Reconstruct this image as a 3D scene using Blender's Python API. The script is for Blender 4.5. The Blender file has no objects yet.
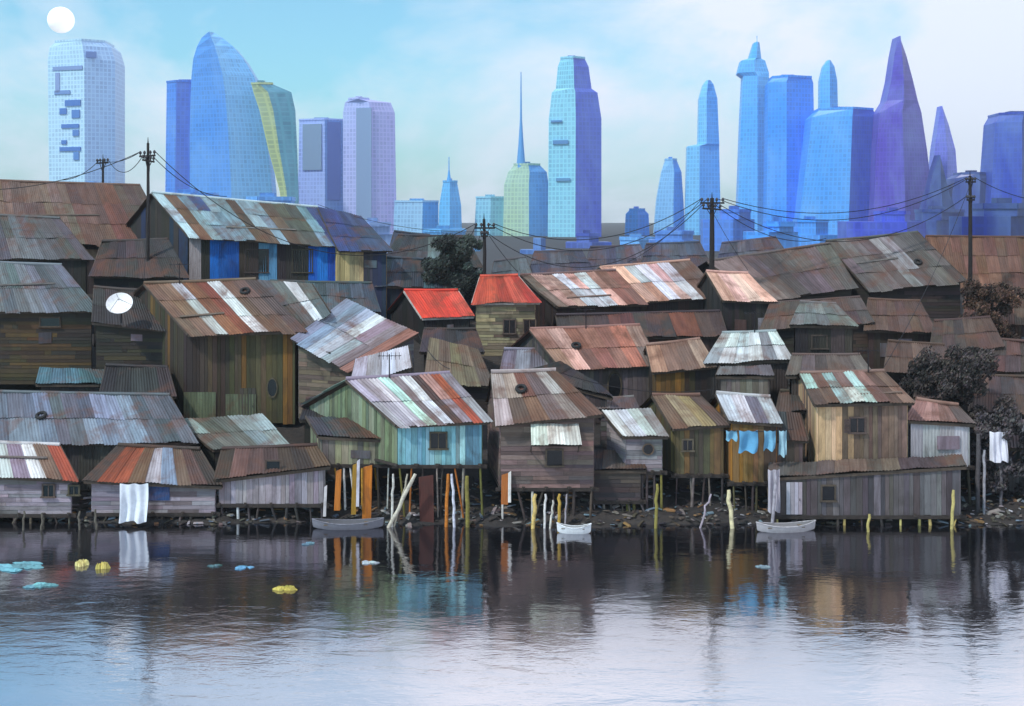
import bpy, math, random
from mathutils import Vector, noise
R = math.radians
scene = bpy.context.scene
col = scene.collection
F_PX, HZ, CAM_H = 1200.0, 215.0, 17.5      # focal length in pixels, horizon row, eye height over the water

# ------------------------------------------------------------------ helpers
def dep(Y): return Y if Y <= 68 or Y >= 300 else 68+(Y-68)*.7     # the slope is steep: rows stand close behind each other
def at(px, py, Y):                          # sight line + distance -> point
    Y = dep(Y)
    return Vector(((px-512.0)*Y/F_PX, Y, CAM_H-(py-HZ)*Y/F_PX))
def lin(c, k=1.0):
    out = []
    for v in c[:3]:
        v = v/255.0
        v = v/12.92 if v <= .04045 else ((v+.055)/1.055)**2.4
        out.append(min(1.0, v*k))
    return (out[0], out[1], out[2], 1.0)
def tag(o, label=None, cat=None, group=None, kind=None):
    if label: o['label'] = label
    if cat: o['category'] = cat
    if group: o['group'] = group
    if kind: o['kind'] = kind
    return o
def empty(name, loc, label, cat, group=None):
    o = bpy.data.objects.new(name, None); col.objects.link(o)
    o.empty_display_size = .3; o.location = loc
    return tag(o, label, cat, group)

class MB:
    def __init__(s): s.v = []; s.f = []; s.c = []; s.uv = []; s.sm = []
    def face(s, pts, c=(1,1,1,1), uv=None):
        b = len(s.v); s.v += [Vector(p) for p in pts]
        s.f.append(list(range(b, b+len(pts)))); s.c.append(c); s.sm.append(False)
        if uv is None:
            p0 = Vector(pts[0]); e = (Vector(pts[1])-p0)
            n = e.cross(Vector(pts[-1])-p0)
            if n.length < 1e-9: n = Vector((0,0,1))
            n.normalize()
            up = Vector((0,0,1)) if abs(n.z) < .9 else Vector((0,1,0))
            t = up.cross(n).normalized(); bt = n.cross(t)
            uv = [(Vector(p).dot(t), Vector(p).dot(bt)) for p in pts]
        s.uv.append(uv)
    def grid(s, rows, c, uvs=None, smooth=True, close=False):
        b = len(s.v); n = len(rows[0])
        for r in rows: s.v += [Vector(p) for p in r]
        for i in range(len(rows)-1):
            for j in range(n if close else n-1):
                k = (j+1) % n
                s.f.append([b+i*n+j, b+i*n+k, b+(i+1)*n+k, b+(i+1)*n+j]); s.c.append(c); s.sm.append(smooth)
                if uvs: s.uv.append([uvs[i][j], uvs[i][k], uvs[i+1][k], uvs[i+1][j]])
                else: s.uv.append([(j*.3, i*.3), (j*.3+.3, i*.3), (j*.3+.3, i*.3+.3), (j*.3, i*.3+.3)])
    def hexa(s, p, c=(1,1,1,1)):            # p: 4 bottom then 4 top
        for q in ((3,2,1,0),(4,5,6,7),(0,1,5,4),(1,2,6,5),(2,3,7,6),(3,0,4,7)):
            s.face([p[i] for i in q], c)
    def box(s, a, b, c=(1,1,1,1)):
        x0,y0,z0 = a; x1,y1,z1 = b
        s.hexa([(x0,y0,z0),(x1,y0,z0),(x1,y1,z0),(x0,y1,z0),(x0,y0,z1),(x1,y0,z1),(x1,y1,z1),(x0,y1,z1)], c)
    def beam(s, a, b, w, h, c=(1,1,1,1), up=Vector((0,0,1))):
        a = Vector(a); b = Vector(b); d = (b-a).normalized()
        if abs(d.dot(up)) > .95: up = Vector((0,1,0))
        r = d.cross(up).normalized()*w*.5; u = r.cross(d).normalized()*h*.5
        s.hexa([a-r-u, a+r-u, b+r-u, b-r-u, a-r+u, a+r+u, b+r+u, b-r+u], c)
    def tube(s, pts, rad, c=(1,1,1,1), n=7, cap=True):
        pts = [Vector(p) for p in pts]
        if not isinstance(rad, (list, tuple)): rad = [rad]*len(pts)
        rows = []; ref = Vector((0,0,1))
        d0 = (pts[-1]-pts[0]).normalized()
        if abs(d0.z) > .8: ref = Vector((0,1,0))
        for i, p in enumerate(pts):
            d = (pts[min(i+1,len(pts)-1)]-pts[max(i-1,0)]).normalized()
            a = d.cross(ref).normalized(); b = a.cross(d)
            rows.append([p+(a*math.cos(t)+b*math.sin(t))*rad[i] for t in [2*math.pi*k/n for k in range(n)]])
        s.grid(rows, c, close=True)
        if cap:
            s.face(rows[0][::-1], c); s.face(rows[-1], c)
    def build(s, name, mat, parent=None, origin=None):
        base = Vector((0,0,0))
        if parent is not None:
            q = parent
            while q is not None: base += q.location; q = q.parent
        elif origin is not None: base = Vector(origin)
        me = bpy.data.meshes.new(name)
        me.from_pydata([v-base for v in s.v], [], s.f)
        ca = me.color_attributes.new('Col', 'FLOAT_COLOR', 'CORNER')
        ul = me.uv_layers.new(name='UVMap')
        cs = []; us = []
        for f, c, u in zip(s.f, s.c, s.uv):
            for k in range(len(f)): cs += [c[0], c[1], c[2], 1.0]; us += [u[k][0], u[k][1]]
        ca.data.foreach_set('color', cs); ul.data.foreach_set('uv', us)
        me.polygons.foreach_set('use_smooth', s.sm)
        me.materials.append(mat); me.update()
        o = bpy.data.objects.new(name, me); col.objects.link(o)
        if parent is not None: o.parent = parent
        elif origin is not None: o.location = base
        return o

# ------------------------------------------------------------------ materials
def new_mat(name):
    m = bpy.data.materials.new(name); m.use_nodes = True
    nt = m.node_tree; b = nt.nodes['Principled BSDF']
    return m, nt, b
def N(nt, t, **kw):
    n = nt.nodes.new(t)
    for k, v in kw.items(): setattr(n, k, v)
    return n
def mixc(nt, fac, a, b, mode='MIX'):
    n = N(nt, 'ShaderNodeMix', data_type='RGBA', blend_type=mode)
    for s, v in ((n.inputs[0], fac), (n.inputs[6], a), (n.inputs[7], b)):
        if hasattr(v, 'is_output'): nt.links.new(v, s)
        elif isinstance(v, (int, float)): s.default_value = v
        else: s.default_value = v
    return n.outputs[2]
def ramp(nt, src, lo, hi, a=(0,0,0,1), b=(1,1,1,1)):
    r = N(nt, 'ShaderNodeValToRGB'); nt.links.new(src, r.inputs[0])
    r.color_ramp.elements[0].position = lo; r.color_ramp.elements[1].position = hi
    r.color_ramp.elements[0].color = a; r.color_ramp.elements[1].color = b
    return r.outputs[0]
def noise_tex(nt, scale, detail=4, rough=.55, vec=None, sc=None, dist=0.0, four=True):
    n = N(nt, 'ShaderNodeTexNoise'); n.inputs['Scale'].default_value = scale
    n.inputs['Detail'].default_value = detail; n.inputs['Roughness'].default_value = rough
    n.inputs['Distortion'].default_value = dist
    if vec is not None:
        if sc:
            mp = N(nt, 'ShaderNodeMapping'); mp.inputs['Scale'].default_value = sc
            nt.links.new(vec, mp.inputs[0]); vec = mp.outputs[0]
        nt.links.new(vec, n.inputs['Vector'])
    if four:
        n.noise_dimensions = '4D'
        oi = N(nt, 'ShaderNodeObjectInfo'); mu = N(nt, 'ShaderNodeMath', operation='MULTIPLY'); mu.inputs[1].default_value = 37.0
        nt.links.new(oi.outputs['Random'], mu.inputs[0]); nt.links.new(mu.outputs[0], n.inputs['W'])
    return n.outputs['Fac']
def bump(nt, b, h, strength=.3, dist=.02):
    n = N(nt, 'ShaderNodeBump'); n.inputs['Strength'].default_value = strength; n.inputs['Distance'].default_value = dist
    nt.links.new(h, n.inputs['Height']); nt.links.new(n.outputs[0], b.inputs['Normal'])

def mat_sheet():                            # painted / galvanised / rusting corrugated sheet
    m, nt, b = new_mat('corrugated_sheet')
    a = N(nt, 'ShaderNodeAttribute', attribute_name='Col').outputs['Color']
    uv = N(nt, 'ShaderNodeUVMap').outputs[0]; tc = N(nt, 'ShaderNodeTexCoord').outputs['Object']
    st = noise_tex(nt, 1.0, 5, .6, uv, (2.6,.35,1)); bl = noise_tex(nt, .55, 6, .65, tc, dist=.6); fi = noise_tex(nt, 6, 5, .7, tc)
    c = mixc(nt, ramp(nt, st, .3, .7), mixc(nt, 1, a, (.42,.39,.38,1), 'MULTIPLY'), a)
    wr = noise_tex(nt, 1.0, 6, .7, uv, (.9,.16,1), .4)
    c = mixc(nt, ramp(nt, wr, .5, .68, (0,0,0,1), (.55,.55,.55,1)), c, mixc(nt, 1, c, lin((176,136,112)), 'MULTIPLY'))
    c = mixc(nt, ramp(nt, bl, .50, .70, (0,0,0,1), (.85,.85,.85,1)), c, lin((100,66,52)))
    c = mixc(nt, ramp(nt, fi, .55, .8, (0,0,0,1), (.6,.6,.6,1)), c, lin((48,42,42)))
    nt.links.new(c, b.inputs['Base Color'])
    b.inputs['Metallic'].default_value = .15
    nt.links.new(ramp(nt, bl, .4, .7, (.55,.55,.55,1), (.95,.95,.95,1)), b.inputs['Roughness'])
    bump(nt, b, fi, .4, .02); return m
def mat_board():                            # weathered planks and ply
    m, nt, b = new_mat('weathered_boards')
    a = N(nt, 'ShaderNodeAttribute', attribute_name='Col').outputs['Color']
    uv = N(nt, 'ShaderNodeUVMap').outputs[0]; tc = N(nt, 'ShaderNodeTexCoord').outputs['Object']
    g = noise_tex(nt, 1, 6, .65, uv, (14,.9,1), 1.2); bl = noise_tex(nt, .7, 6, .65, tc, (1,1,.6), .8); fi = noise_tex(nt, 9, 4, .7, tc)
    c = mixc(nt, ramp(nt, g, .3, .75), mixc(nt, 1, a, (.5,.47,.45,1), 'MULTIPLY'), a)
    c = mixc(nt, ramp(nt, bl, .5, .76, (0,0,0,1), (.85,.85,.85,1)), c, lin((44,36,34)))
    c = mixc(nt, ramp(nt, fi, .6, .85, (0,0,0,1), (.5,.5,.5,1)), c, lin((30,27,27)))
    nt.links.new(c, b.inputs['Base Color']); b.inputs['Roughness'].default_value = .88
    bump(nt, b, g, .5, .02); return m
def mat_simple(name, c, rough=.8, metal=0., var=.35, scale=3., useattr=False):
    m, nt, b = new_mat(name)
    tc = N(nt, 'ShaderNodeTexCoord').outputs['Object']
    n = noise_tex(nt, scale, 5, .65, tc)
    base = N(nt, 'ShaderNodeAttribute', attribute_name='Col').outputs['Color'] if useattr else c
    dk = (1-var, 1-var, 1-var, 1)
    cc = mixc(nt, ramp(nt, n, .3, .7), mixc(nt, 1, base, dk, 'MULTIPLY'), base)
    nt.links.new(cc, b.inputs['Base Color']); b.inputs['Roughness'].default_value = rough; b.inputs['Metallic'].default_value = metal
    bump(nt, b, n, .3, .02); return m
def mat_tower():                            # coloured curtain wall: floors and mullions, a few odd panes
    m, nt, b = new_mat('tower_cladding')
    a = N(nt, 'ShaderNodeAttribute', attribute_name='Col').outputs['Color']
    uv = N(nt, 'ShaderNodeUVMap').outputs[0]; tc = N(nt, 'ShaderNodeTexCoord').outputs['Object']
    br = N(nt, 'ShaderNodeTexBrick'); nt.links.new(uv, br.inputs['Vector']); br.offset = 0
    br.inputs['Scale'].default_value = 1; br.inputs['Mortar Size'].default_value = .62; br.inputs['Mortar Smooth'].default_value = .6
    br.inputs['Brick Width'].default_value = 3.2; br.inputs['Row Height'].default_value = 3.6
    br.inputs['Color1'].default_value = (.58,.64,.74,1); br.inputs['Color2'].default_value = (.78,.84,.92,1); br.inputs['Mortar'].default_value = (1.0,1.0,1.0,1)
    c = mixc(nt, 1, a, br.outputs['Color'], 'MULTIPLY')
    bl = noise_tex(nt, .035, 5, .6, tc, (1,1,.55), 1.0)
    c = mixc(nt, ramp(nt, bl, .38, .7, (0,0,0,1), (.35,.35,.35,1)), c, mixc(nt, .5, a, (.5,.78,1,1)))
    nt.links.new(c, b.inputs['Base Color']); b.inputs['Roughness'].default_value = .38
    return m
M = {}
M['sheet'] = mat_sheet(); M['board'] = mat_board(); M['tower'] = mat_tower()
M['wood'] = mat_simple('rough_timber', None, .9, var=.62, scale=4, useattr=True)
M['dark'] = mat_simple('dark_opening', lin((16,17,22)), .25, var=.3)
M['paint'] = mat_simple('flaking_paint', None, .7, var=.25, scale=5, useattr=True)
M['cloth'] = mat_simple('worn_cloth', None, .95, var=.2, scale=4, useattr=True)
M['rubber'] = mat_simple('old_rubber', lin((26,26,28)), .8)
M['iron'] = mat_simple('blackened_iron', lin((34,32,38)), .7, .3)
M['leaf'] = mat_simple('foliage', None, .85, var=.4, scale=1.2, useattr=True)
M['bark'] = mat_simple('bark', lin((62,50,44)), .95, var=.5, scale=5)

def mat_ground():
    m, nt, b = new_mat('muddy_ground')
    tc = N(nt, 'ShaderNodeTexCoord').outputs['Object']
    n1 = noise_tex(nt, .12, 8, .65, tc, four=False); n2 = noise_tex(nt, 2.5, 6, .7, tc, four=False)
    c = mixc(nt, ramp(nt, n1, .35, .65), lin((38,34,34)), lin((58,50,46)))
    c = mixc(nt, ramp(nt, n2, .4, .7), c, lin((28,27,28)))
    nt.links.new(c, b.inputs['Base Color']); b.inputs['Roughness'].default_value = .75
    bump(nt, b, n2, .6, .15); return m
def mat_water():
    m = bpy.data.materials.new('still_murky_water'); m.use_nodes = True; nt = m.node_tree
    nt.nodes.clear()
    out = N(nt, 'ShaderNodeOutputMaterial'); mx = N(nt, 'ShaderNodeMixShader')
    gl = N(nt, 'ShaderNodeBsdfGlossy'); df = N(nt, 'ShaderNodeBsdfDiffuse')
    tc = N(nt, 'ShaderNodeTexCoord').outputs['Object']
    big = noise_tex(nt, .09, 5, .6, tc, (1,1.6,1), .8, four=False)
    r1 = noise_tex(nt, .9, 4, .55, tc, (.55,1.2,1), .5, four=False); r2 = noise_tex(nt, 4.5, 3, .5, tc, (.6,1.3,1), four=False)
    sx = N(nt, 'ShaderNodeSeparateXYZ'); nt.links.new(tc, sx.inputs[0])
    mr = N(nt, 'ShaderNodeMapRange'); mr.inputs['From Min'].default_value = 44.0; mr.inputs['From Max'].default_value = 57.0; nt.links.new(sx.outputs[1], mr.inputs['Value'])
    hut_reflection = mr.outputs[0]                     # dark reflection of the huts painted into the water colours, deepening towards them
    nt.links.new(mixc(nt, hut_reflection, ramp(nt, big, .35, .65, (.04,.04,.04,1), (.13,.13,.13,1)), mixc(nt, ramp(nt, big, .35, .65), (.05,.05,.05,1), (.10,.10,.10,1))), gl.inputs['Roughness'])
    nt.links.new(mixc(nt, hut_reflection, (.99,.92,.90,1), (.54,.53,.56,1)), gl.inputs['Color'])
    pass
    nt.links.new(mixc(nt, hut_reflection, lin((120,122,136)), lin((62,64,72))), df.inputs['Color'])
    ad = N(nt, 'ShaderNodeMath', operation='MULTIPLY_ADD'); ad.inputs[1].default_value = .22
    nt.links.new(r2, ad.inputs[0]); nt.links.new(r1, ad.inputs[2])
    bp = N(nt, 'ShaderNodeBump'); bp.inputs['Strength'].default_value = .4; bp.inputs['Distance'].default_value = .05
    nt.links.new(ad.outputs[0], bp.inputs['Height']); nt.links.new(bp.outputs[0], gl.inputs['Normal'])
    mx.inputs[0].default_value = .08
    nt.links.new(gl.outputs[0], mx.inputs[1]); nt.links.new(df.outputs[0], mx.inputs[2]); nt.links.new(mx.outputs[0], out.inputs[0])
    return m
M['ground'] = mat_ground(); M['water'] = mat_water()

# ------------------------------------------------------------------ palette (display colours)
W=(212,214,220); LB=(150,172,190); GR=(112,114,122); BR=(112,86,72); DB=(72,56,50); RU=(150,72,46); PK=(196,152,140)
TN=(156,134,108); CY=(92,170,196); MT=(176,208,198); RD=(196,58,38); DG=(62,64,70); OL=(98,94,62); OC=(160,108,38)
BL=(24,112,205); LV=(150,142,152); GN=(112,124,96); BK=(38,36,38); SB=(96,110,124)

# ------------------------------------------------------------------ terrain and water
PROF = [(-200,-6),(60,-3),(66.2,-.9),(68.6,.12),(73.5,.5),(80,1.4),(90,3.2),(105,6.3),(120,9.3),(135,10.4),(150,10.2),(175,7.5),(230,2.0),(320,.4),(5000,.4)]
PROF = [(dep(y) if y < 175 else y, z if y < 70 or y > 160 else CAM_H-(CAM_H-z)*dep(y)/y) for y, z in PROF]
def ground(x, y):
    for (a, za), (b, zb) in zip(PROF, PROF[1:]):
        if y <= b:
            t = max(0, (y-a)/(b-a)); z = za+(zb-za)*t; break
    else: z = .4
    if 66 < y < 320: z += noise.noise(Vector((x*.08, y*.08, 0)))*.5+(noise.noise(Vector((x*.45, y*.5, 3)))*.35+noise.noise(Vector((x*1.3, y*1.3, 7)))*.14 if y < 80 else 0)
    return z
g = MB()
xs = [-2400,-1500,-600,-300]+[-200+5*i for i in range(31)]+[-45+.5*i for i in range(181)]+[50+5*i for i in range(31)]+[300,600,1500,2400]
ys = [-200,0,50]+[58+i for i in range(6)]+[64+.4*i for i in range(40)]+[80+2.5*i for i in range(62)]+[250,290,340,500,900,1600,2600]
g.grid([[(x, y, ground(x, y)) for x in xs] for y in ys], (1,1,1,1))
tag(g.build('ground', M['ground']), kind='structure')
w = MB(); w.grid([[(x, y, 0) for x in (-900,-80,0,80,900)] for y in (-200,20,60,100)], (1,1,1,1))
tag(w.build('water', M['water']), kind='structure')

# ------------------------------------------------------------------ house kit
def bil(q, u, v):                            # q = EL ER RR RL
    return (q[0]*(1-u)+q[1]*u)*(1-v)+(q[3]*(1-u)+q[2]*u)*v
def jit(rng, c, k=.12):
    t = 1+rng.uniform(-k, k); return tuple(max(0, min(255, v*t+rng.uniform(-5,5))) for v in c)
def sheets_on(mb, q, cols, rng, dens=1.0, amp=.028, wave=.19):
    wid = (q[1]-q[0]).length; ln = (q[3]-q[0]).length
    n = len(cols); rows = max(1, round(ln/2.6))
    nrm = (q[1]-q[0]).cross(q[3]-q[0]).normalized()
    if nrm.z < 0: nrm = -nrm
    for r in range(rows):
        v0, v1 = r/rows-.03, (r+1)/rows+.02
        for i in range(n):
            c = cols[i]
            if rows > 1 and rng.random() < .09: c = cols[rng.randrange(n)]
            cc = lin(jit(rng, c))
            u0, u1 = i/n-.004, (i+1)/n+.004
            va = v0-rng.uniform(0,.05)*(1 if r == 0 else .3); vb = v1+(0 if r < rows-1 else -.015)
            sk = rng.uniform(-.012,.012); lift = .05+.016*(rows-r)*0+.02*(i%2)+rng.uniform(0,.02)
            m = max(6, int((u1-u0)*wid/wave*4)); R_ = []; U_ = []
            for k in range(3):
                vv = va+(vb-va)*k/2; rr = []; uu = []
                tilt = .045*(1-k/2)
                for j in range(m+1):
                    u = u0+(u1-u0)*j/m+sk*(vv-.5)
                    s = u*wid
                    pb = bil(q, u, vv); rr.append(pb+nrm*(.13*noise.noise(pb*.45)+.05*noise.noise(pb*1.7)+lift+tilt+amp*math.sin(2*math.pi*s/wave)))
                    uu.append((s+i*7.3+r*3.1, vv*ln))
                R_.append(rr); U_.append(uu)
            mb.grid(R_, cc, U_)
    # boarding under the sheets gives the roof its thickness
    for off in (.10, .17):
        mb.grid([[bil(q, u/8, v/6)-nrm*off for u in range(9)] for v in range(7)], lin((52,44,40)), smooth=False)
def clad_rows(mb, a, b, zb, topf, pal, rng, out):
    """lapped boards running along the wall"""
    L = Vector((b.x-a.x, b.y-a.y, 0)).length; z = zb-.05; zt = max(topf(0), topf(.5), topf(1))
    while z < zt:
        h = rng.uniform(.2,.34); cuts = [0]+sorted(rng.uniform(.1,.9) for _ in range(1 if L < 3 else 2 if L < 6 else 3))+[1]
        for t0, t1 in zip(cuts, cuts[1:]):
            z0a, z0b = min(z, topf(t0)-.03), min(z, topf(t1)-.03); z1a, z1b = min(z+h, topf(t0)-.02), min(z+h, topf(t1)-.02)
            if z1a-z0a < .02 and z1b-z0b < .02: continue
            c = pal[min(len(pal)-1, int((t0+t1)/2*len(pal)))] if rng.random() < .8 else rng.choice(pal); cc = lin(jit(rng, c, .17)); dz = rng.uniform(-.02,.02)
            p0 = a.lerp(b, t0+.004/L); p1 = a.lerp(b, t1-.004/L); o = out*.055; ot = out*.03; o0 = out*.004
            def P(p, zz, oo): return Vector((p.x, p.y, zz))+oo
            B4 = [P(p0,z0a,o), P(p1,z0b,o), P(p1,z0b,o0), P(p0,z0a,o0), P(p0,z1a,ot), P(p1,z1b+dz*0,ot), P(p1,z1b,o0), P(p0,z1a,o0)]
            n0 = len(mb.uv); mb.hexa(B4, cc)
            for k in range(n0, len(mb.uv)): mb.uv[k] = [(v_+z*1.7, u_) for u_, v_ in mb.uv[k]]
        z += h-.012
def clad_tin(mb, a, b, zb, topf, pal, rng, out):
    L = Vector((b.x-a.x, b.y-a.y, 0)).length; t = 0
    while t < 1:
        t1 = min(1, t+rng.uniform(.7,1.0)/L); c = pal[min(len(pal)-1, int((t+t1)/2*len(pal)))] if rng.random() < .8 else rng.choice(pal); cc = lin(jit(rng, c, .15))
        m = max(4, int((t1-t)*L/.19*4)); zl = zb-rng.uniform(-.02,.12); rows = []; uu = []
        dd = .05+rng.choice((0,.02,.035)); bow = rng.uniform(0,.05)
        for f in (0, .5, 1):
            row = []; ur = []
            for j in range(m+1):
                s = t+(t1-t)*j/m; p = a.lerp(b, min(1, s+.006)); z = zl+(topf(s)-.03-zl)*f
                row.append(Vector((p.x, p.y, z))+out*(dd+bow*(1-f)+.02*math.sin(s*L/.19*2*math.pi))); ur.append((s*L, z))
            rows.append(row); uu.append(ur)
        mb.grid(rows, cc, uu); t = t1
def clad(mb, a, b, zb, topf, pal, rng, out, bw=.3):
    """vertical boards from a to b; topf(t) gives the top height"""
    a = Vector(a); b = Vector(b); L = Vector((b.x-a.x, b.y-a.y, 0)).length
    if L < .05: return
    if STYLE[0] == 'h': return clad_rows(mb, a, b, zb, topf, pal, rng, out)
    if STYLE[0] == 't': return clad_tin(mb, a, b, zb, topf, pal, rng, out)
    t = 0; n = 0
    while t < 1:
        w_ = bw*rng.uniform(.7,1.35)/L; t1 = min(1, t+w_)
        c = pal[min(len(pal)-1, int((t+t1)/2*len(pal)))] if rng.random() < .82 else rng.choice(pal)
        cc = lin(jit(rng, c, .17))
        g_ = .008/L
        p0 = a.lerp(b, t+g_); p1 = a.lerp(b, t1-g_)
        th = .03+rng.choice((0,.012,.024)); z0 = zb-rng.uniform(0,.14)
        za, zc = topf(t+g_)-.02, topf(t1-g_)-.02
        o = out*th; o0 = out*.004
        def P(p, z, oo): return Vector((p.x, p.y, z))+oo
        mb.hexa([P(p0,z0,o), P(p1,z0,o), P(p1,z0,o0), P(p0,z0,o0), P(p0,za,o), P(p1,zc,o), P(p1,zc,o0), P(p0,za,o0)], cc)
        t = t1; n += 1
def window(root, o3, ux, out, w_, h_, kind, frame_c, rng):
    """o3 = centre on the wall; ux along wall; out = outward normal"""
    up = Vector((0,0,1)); f = MB(); cc = lin(frame_c); t = .09
    def B(mb, x0, x1, z0, z1, d0, d1, c):
        p = [o3+ux*x+up*z+out*d for (x, z, d) in ((x0,z0,d1),(x1,z0,d1),(x1,z0,d0),(x0,z0,d0),(x0,z1,d1),(x1,z1,d1),(x1,z1,d0),(x0,z1,d0))]
        mb.hexa(p, c)
    if kind == 'oval':
        rows = []
        for (k, d) in ((1.0,.05),(1.0,.13),(.82,.13),(.82,.05)):
            rows.append([o3+ux*math.cos(a)*w_/2*k+up*math.sin(a)*h_/2*k+out*d for a in [2*math.pi*i/20 for i in range(20)]])
        f.grid(rows, cc, close=True, smooth=False)
        fo = f.build('window', M['wood'], root)
        p = MB(); p.face([o3+ux*math.cos(a)*w_/2*.83+up*math.sin(a)*h_/2*.83+out*.075 for a in [2*math.pi*i/20 for i in range(20)]])
        p.build('pane', M['dark'], fo); return
    B(f, -w_/2-t, w_/2+t, h_/2, h_/2+t, .05, .13, cc); B(f, -w_/2-t*1.6, w_/2+t*1.6, -h_/2-t, -h_/2, .05, .19, cc)
    B(f, -w_/2-t, -w_/2, -h_/2, h_/2, .05, .125, cc); B(f, w_/2, w_/2+t, -h_/2, h_/2, .05, .125, cc)
    if kind != 'hole': B(f, -.025, .025, -h_/2, h_/2, .07, .105, cc)
    fo = f.build('window', M['wood'], root)
    p = MB(); B(p, -w_/2, w_/2, -h_/2, h_/2, .05, .075, (1,1,1,1)); p.build('pane', M['dark'], fo)
    if kind == 'shutter':
        s_ = MB(); hx = o3+ux*(-w_/2-.02)
        for k in range(5):
            z0 = -h_/2+h_*k/5
            pp = [hx+ux*x+up*z+out*d for (x,z,d) in ((0,z0,.15),(-w_*.5,z0,.34),(-w_*.5,z0,.31),(0,z0,.12),(0,z0+h_/5-.02,.15),(-w_*.5,z0+h_/5-.02,.34),(-w_*.5,z0+h_/5-.02,.31),(0,z0+h_/5-.02,.12))]
            s_.hexa(pp, cc)
        s_.build('shutter', M['wood'], fo)
STYLE = ['v']
SEED = [11]
HOUSES = {}
def house(key, label, roof, Y, base, cols, pal, side=None, win=(), gable=True, stilts=0, stilt_cols=None, name='stilt_shack',
          cat='shack', group='shacks crowding the waterside slope', bw=.3, inset=.3, over=.12, door=None, panels=(), nsheet=None, posts=None, trim=None, awn=None):
    dark = .62 if Y[0] > 74 and key not in ('blue_long','blue_wing','red_hip','white_gable') else 1.0  # rear rows: shade between the houses painted in as darker wall colours
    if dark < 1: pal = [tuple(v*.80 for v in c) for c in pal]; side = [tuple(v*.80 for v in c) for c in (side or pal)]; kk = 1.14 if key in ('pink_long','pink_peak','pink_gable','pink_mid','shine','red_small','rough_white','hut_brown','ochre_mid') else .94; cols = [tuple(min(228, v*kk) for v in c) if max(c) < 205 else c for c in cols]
    SEED[0] += 1; rng = random.Random(SEED[0]*77)
    ys = (Y[0], Y[0], Y[1], Y[1]) if len(Y) == 2 else Y
    q = [at(p[0], p[1], y) for p, y in zip(roof, ys)]
    zb = at(0, base, Y[0]).z if base is not None else min(ground(q[0].x, q[0].y), ground(q[1].x, q[1].y))-.6
    root = empty(name, (q[0].x*.5+q[1].x*.5, q[0].y*.5+q[1].y*.5+.5, zb), label, cat, group)
    wid = (q[1]-q[0]).length
    n = nsheet or max(len(cols), int(round(wid/.95)))
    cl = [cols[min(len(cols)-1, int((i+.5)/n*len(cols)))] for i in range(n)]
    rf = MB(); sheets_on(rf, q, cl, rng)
    bq = None
    if gable:
        BL_ = q[3]*2-q[0]; BR_ = q[2]*2-q[1]; BL_.z = q[0].z; BR_.z = q[1].z
        bq = [BR_, BL_, q[3], q[2]]
        cl2 = [rng.choice(cols) for _ in range(n)]
        sheets_on(rf, bq, cl2, rng)
        rf.tube([q[3]+Vector((0,0,.08)), q[3].lerp(q[2],.5)+Vector((0,0,.05)), q[2]+Vector((0,0,.08))], .13, lin(jit(rng, cols[0])), 8)
    ro = rf.build('roof', M['sheet'], root)
    fa = MB()                                 # timber fascia along the eave, barge boards up the ends
    dn = Vector((0,-.03,-.10)); tc = lin(trim or (84,72,62))
    fa.beam(q[0]+dn, q[1]+dn, .05, .17, tc)
    fa.beam(q[0]+Vector((-.03,0,-.04)), q[3]+Vector((-.03,0,-.04)), .05, .16, tc); fa.beam(q[1]+Vector((.03,0,-.04)), q[2]+Vector((.03,0,-.04)), .05, .16, tc)
    fa.build('fascia', M['wood'], ro)
    # walls
    STYLE[0] = dict(hut_cyan='v', house_tan='v', shed_lilac='t', blue_long='t', hut_tiny='h', shed_rust='h', deck_shed='v', left_ochre='h', brown_big='v', red_hip='h').get(key) or random.Random(SEED[0]*5).choice('vvht')
    iu = min(.2, inset/wid); iv = over
    fl, fr = bil(q, iu, iv), bil(q, 1-iu, iv); rl, rr = bil(q, iu, 1), bil(q, 1-iu, 1)
    dz = Vector((0,0,-.12)); fl += dz; fr += dz; rl += dz; rr += dz
    if gable: bl_ = bil(bq, 1-iu, iv)+dz; br_ = bil(bq, iu, iv)+dz
    else: bl_, br_ = rl, rr
    wl = MB(); side = side or pal
    def flat(p): return Vector((p.x, p.y, 0))
    ux = (flat(fr)-flat(fl)).normalized(); out = Vector((ux.y, -ux.x, 0))
    core = lin((40,36,36))
    def Z(p, z): return Vector((p.x, p.y, z))
    if gable:
        for (a_, b_, c_, flip) in ((fl, rl, bl_, 1), (fr, rr, br_, 0)):
            pts = [Z(a_, zb+.05), a_, b_, c_, Z(c_, zb+.05)]
            wl.face(pts if flip else pts[::-1], core)
        wl.face([Z(fl,zb+.05), Z(fr,zb+.05), fr, fl], core); wl.face([Z(br_,zb+.05), Z(bl_,zb+.05), bl_, br_], core)
    else:
        for (a_, b_, flip) in ((fl, rl, 1), (fr, rr, 0)):
            pts = [Z(a_, zb+.05), a_, b_, Z(b_, zb+.05)]; wl.face(pts if flip else pts[::-1], core)
        wl.face([Z(fl,zb+.05), Z(fr,zb+.05), fr, fl], core); wl.face([Z(rr,zb+.05), Z(rl,zb+.05), rl, rr], core)
    wl.face([Z(fl,zb+.05), Z(bl_,zb+.05), Z(br_,zb+.05), Z(fr,zb+.05)], core)
    clad(wl, flat(fl), flat(fr), zb, lambda t: fl.z*(1-t)+fr.z*t, pal, rng, out, bw)
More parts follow.
